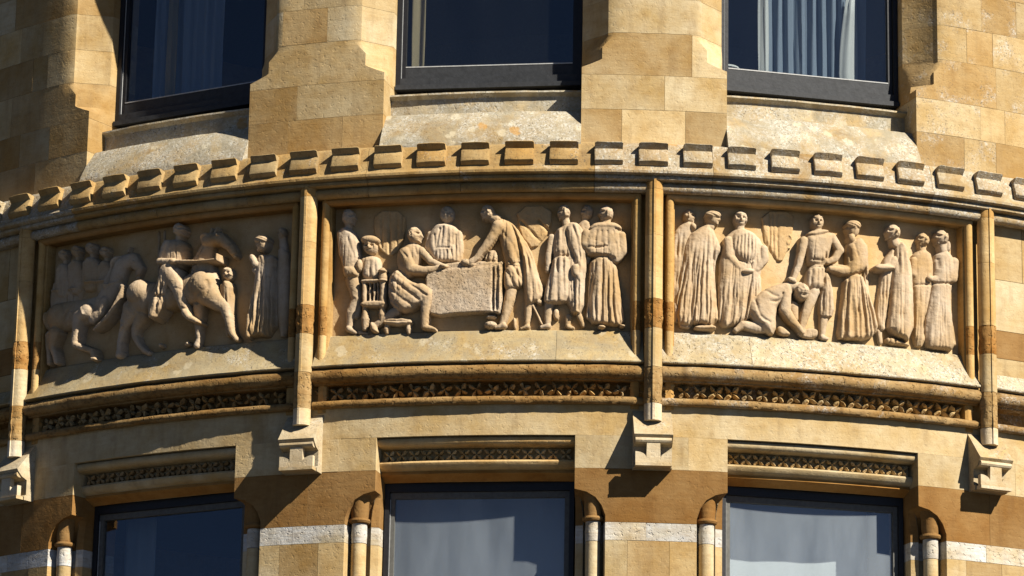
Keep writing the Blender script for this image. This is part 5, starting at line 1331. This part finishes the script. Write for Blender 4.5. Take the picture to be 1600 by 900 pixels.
def relief_mesh(shapes, name, seed, cell=.0034, hs=HS):
    if 'figure' in name and 'kneeling' not in name: shapes = drape_folds(shapes, seed)
    us, vs = [], []
    for s in shapes:
        if s[0] == 'p': us += [p[0] for p in s[1]]; vs += [p[1] for p in s[1]]
        elif s[0] == 'c': us += [p[0]+q*p[2] for p in s[1] for q in (-1, 1)]; vs += [p[1]+q*p[2] for p in s[1] for q in (-1, 1)]
        elif s[0] in 'eh': us += [s[1]-s[3]*1.3, s[1]+s[3]*1.3]; vs += [s[2]-s[4]*1.15, s[2]+s[4]*1.15]
    u0, u1, v0, v1 = min(us)-.008, max(us)+.008, min(vs)-.008, max(vs)+.008
    nu, nv = int((u1-u0)/cell)+2, int((v1-v0)/cell)+2
    U, V = np.meshgrid(u0+np.arange(nu)*cell, v0+np.arange(nv)*cell, indexing='ij')
    H = np.full(U.shape, LOW)
    wu = U+.0016*vnoise(U, V, 40, seed+5); wv = V+.0016*vnoise(U, V, 40, seed+6)
    for s in shapes:
        if s[0] == 'p':
            tall = max(p[1] for p in s[1])-min(p[1] for p in s[1]) > .22
            pts = soften(s[1], 1 if tall else 2); ins = inside(wu, wv, pts)
            k = 2.6 if tall else 1.                       # hems of long robes end square, sides swell
            d, _ = seg_dist(wu, wv*k, [(p[0], p[1]*k) for p in pts], True)
            t = np.clip(d/s[4], 0, 1)
            h = np.where(ins, s[2]+s[3]*np.sqrt(np.maximum(1-(1-t)**2, 0)), LOW)
            H = smax(H, h)
        elif s[0] == 'c': H = smax(H, chain(wu, wv, s[1], s[2], s[3]))
        elif s[0] == 'e':
            a = math.radians(s[5]); dx, dy = U-s[1], V-s[2]
            x = dx*math.cos(a)+dy*math.sin(a); y = -dx*math.sin(a)+dy*math.cos(a)
            q = (x/s[3])**2+(y/s[4])**2
            H = smax(H, np.where(q < 1, s[6]+s[7]*np.sqrt(np.maximum(1-q, 0)), LOW))
        elif s[0] == 'h': H = head(U, V, H, s[1], s[2], s[3], s[4], s[5], s[6], s[7], seed+11)
        elif s[0] == 'f':
            d, par = seg_dist(wu, wv, soften_open(s[1]))
            fade = np.clip(np.minimum(par, 1-par)*6+.25, 0, 1)
            H = np.where(H > 0, np.maximum(H+1.2*s[3]*np.exp(-(d/(s[2]*.9))**2)*fade*(.75+.6*vnoise(U, V, 18, seed+31)), .001), H)
        elif s[0] == 's':
            (ax, ay), (bx, by), (cx, cy), (dx, dy), n, amp = s[1:]
            t = np.clip((V-(ay+by)/2)/((cy+dy)/2-(ay+by)/2), -.2, 1.2)
            l = ax+(cx-ax)*t; r = bx+(dx-bx)*t
            p = (U-l)/(r-l)+.03*vnoise(U, V, 8, seed+3)+.010*vnoise(U, V, 26, seed+4)
            rs = np.random.RandomState(seed+21); cut = np.zeros(U.shape)
            for q in range(int(n*1.5)+1):
                ci = (q+rs.uniform(-.32, .32))/(n*1.5); wi = rs.uniform(.16, .42)/n; ai = rs.uniform(.35, 1.35)
                ts = rs.uniform(-.15, .40) if rs.rand() < .75 else rs.uniform(.3, .7); dr = rs.uniform(-.05, .05)
                cut += ai*np.exp(-((p-ci-dr*t)/wi)**2)*np.clip((t-ts)*4, 0, 1)
            swell = .5*np.sin(p*n*4.1+seed)+.3*np.sin(p*n*2.3+1.7*seed)
            k = (t > -.15)*(t < 1.15)
            H = np.where(H > .01, np.maximum(H+amp*(.55*swell*np.clip(t*2, 0, 1)-1.35*np.minimum(cut, 1.4))*k, .008), H)
    H = np.where(H > 0, H+.0010*vnoise(U, V, 60, seed)+.0006*vnoise(U, V, 140, seed+2), H)
    H = np.where(H > 0, H*hs+.0005*vnoise(U*2.2, V*.45, 60, seed+8), H)
    keep = H > 0
    k2 = keep.copy()
    for dx in (-1, 0, 1):
        for dy in (-1, 0, 1): k2 |= np.roll(np.roll(keep, dx, 0), dy, 1)
    H = np.where(keep, H, -.012)
    cellk = k2[:-1, :-1] & k2[1:, :-1] & k2[:-1, 1:] & k2[1:, 1:]
    cellk &= keep[:-1, :-1] | keep[1:, :-1] | keep[:-1, 1:] | keep[1:, 1:]
    return U, V, H, cellk
def mapped(me_name, U, V, H, cellk, cen):
    th = U/(R-.08)+math.radians(cen); r = R+BGD+H
    X = np.stack([r*np.sin(th), -r*np.cos(th), V+Z0], -1).reshape(-1, 3)
    nv = U.shape[1]
    ii, jj = np.nonzero(cellk); a = ii*nv+jj
    F = np.stack([a, a+nv, a+nv+1, a+1], 1)
    used = np.unique(F); remap = np.zeros(X.shape[0], np.int64); remap[used] = np.arange(len(used))
    X = X[used]; F = remap[F]
    me = bpy.data.meshes.new(me_name)
    me.vertices.add(len(X)); me.vertices.foreach_set('co', X.astype(np.float32).ravel())
    me.loops.add(F.size); me.loops.foreach_set('vertex_index', F.astype(np.int32).ravel())
    me.polygons.add(len(F)); me.polygons.foreach_set('loop_start', np.arange(0, F.size, 4, dtype=np.int32))
    me.update(calc_edges=True); me.validate()
    me.polygons.foreach_set('use_smooth', [True]*len(me.polygons))
    return me
labels = ['carved stone relief panel of horsemen, half in shadow at left', 'carved stone relief panel of men signing at a table, in the middle', 'carved stone relief panel of robed men around a kneeling man, at right']
panels = []
for i, c in enumerate(CEN):
    a, b = PIL[i]+1.1, PIL[i+1]-1.1
    mb = MB()
    # slab with an unevenly dressed face
    n = 90; rows = 40; vs = []; fs = []
    for q in range(n+1):
        th = a+(b-a)*q/n
        for r in range(rows+1):
            z = .20+(.972-.20)*r/rows
            e = .0022*noise.noise(Vector((th*1.3, z*12, i)))+.0012*noise.noise(Vector((th*4, z*40, i+5)))
            vs.append(P(th, BGD+e, z))
    for q in range(n):
        for r in range(rows):
            k = q*(rows+1)+r; fs.append((k, k+rows+1, k+rows+2, k+1))
    o0 = len(vs); 
    for q in (0, n):
        th = a+(b-a)*q/n
        vs += [P(th, -.262, .20), P(th, -.262, .972)]
    fs.append((o0, o0+2, o0+3, o0+1))
    mb.add(vs, fs)
    pn = put('relief_panel', mb.mesh('relief_panel', True, 30), M['carved'], None, tint((.50, .365, .20) if i != 2 else (.56, .42, .24), .02))
    tag(pn, labels[i], 'relief panel', 'carved panels of the frieze'); panels.append(pn)
for q, (pi, name, label, shapes) in enumerate(FIGS):
    U, V, H, ck = relief_mesh(shapes, name, 100+q*17, hs=HS*(1.18 if pi == 0 else 1.))
    me = mapped(name, U, V, H, ck, CEN[pi])
    col = CARVE if 'shield' not in name else (.52, .385, .22)
    o = put(name, me, M['speckled'] if name == 'draped_table' else M['carved'], panels[pi], tint(col, .04))
    o['label'] = label
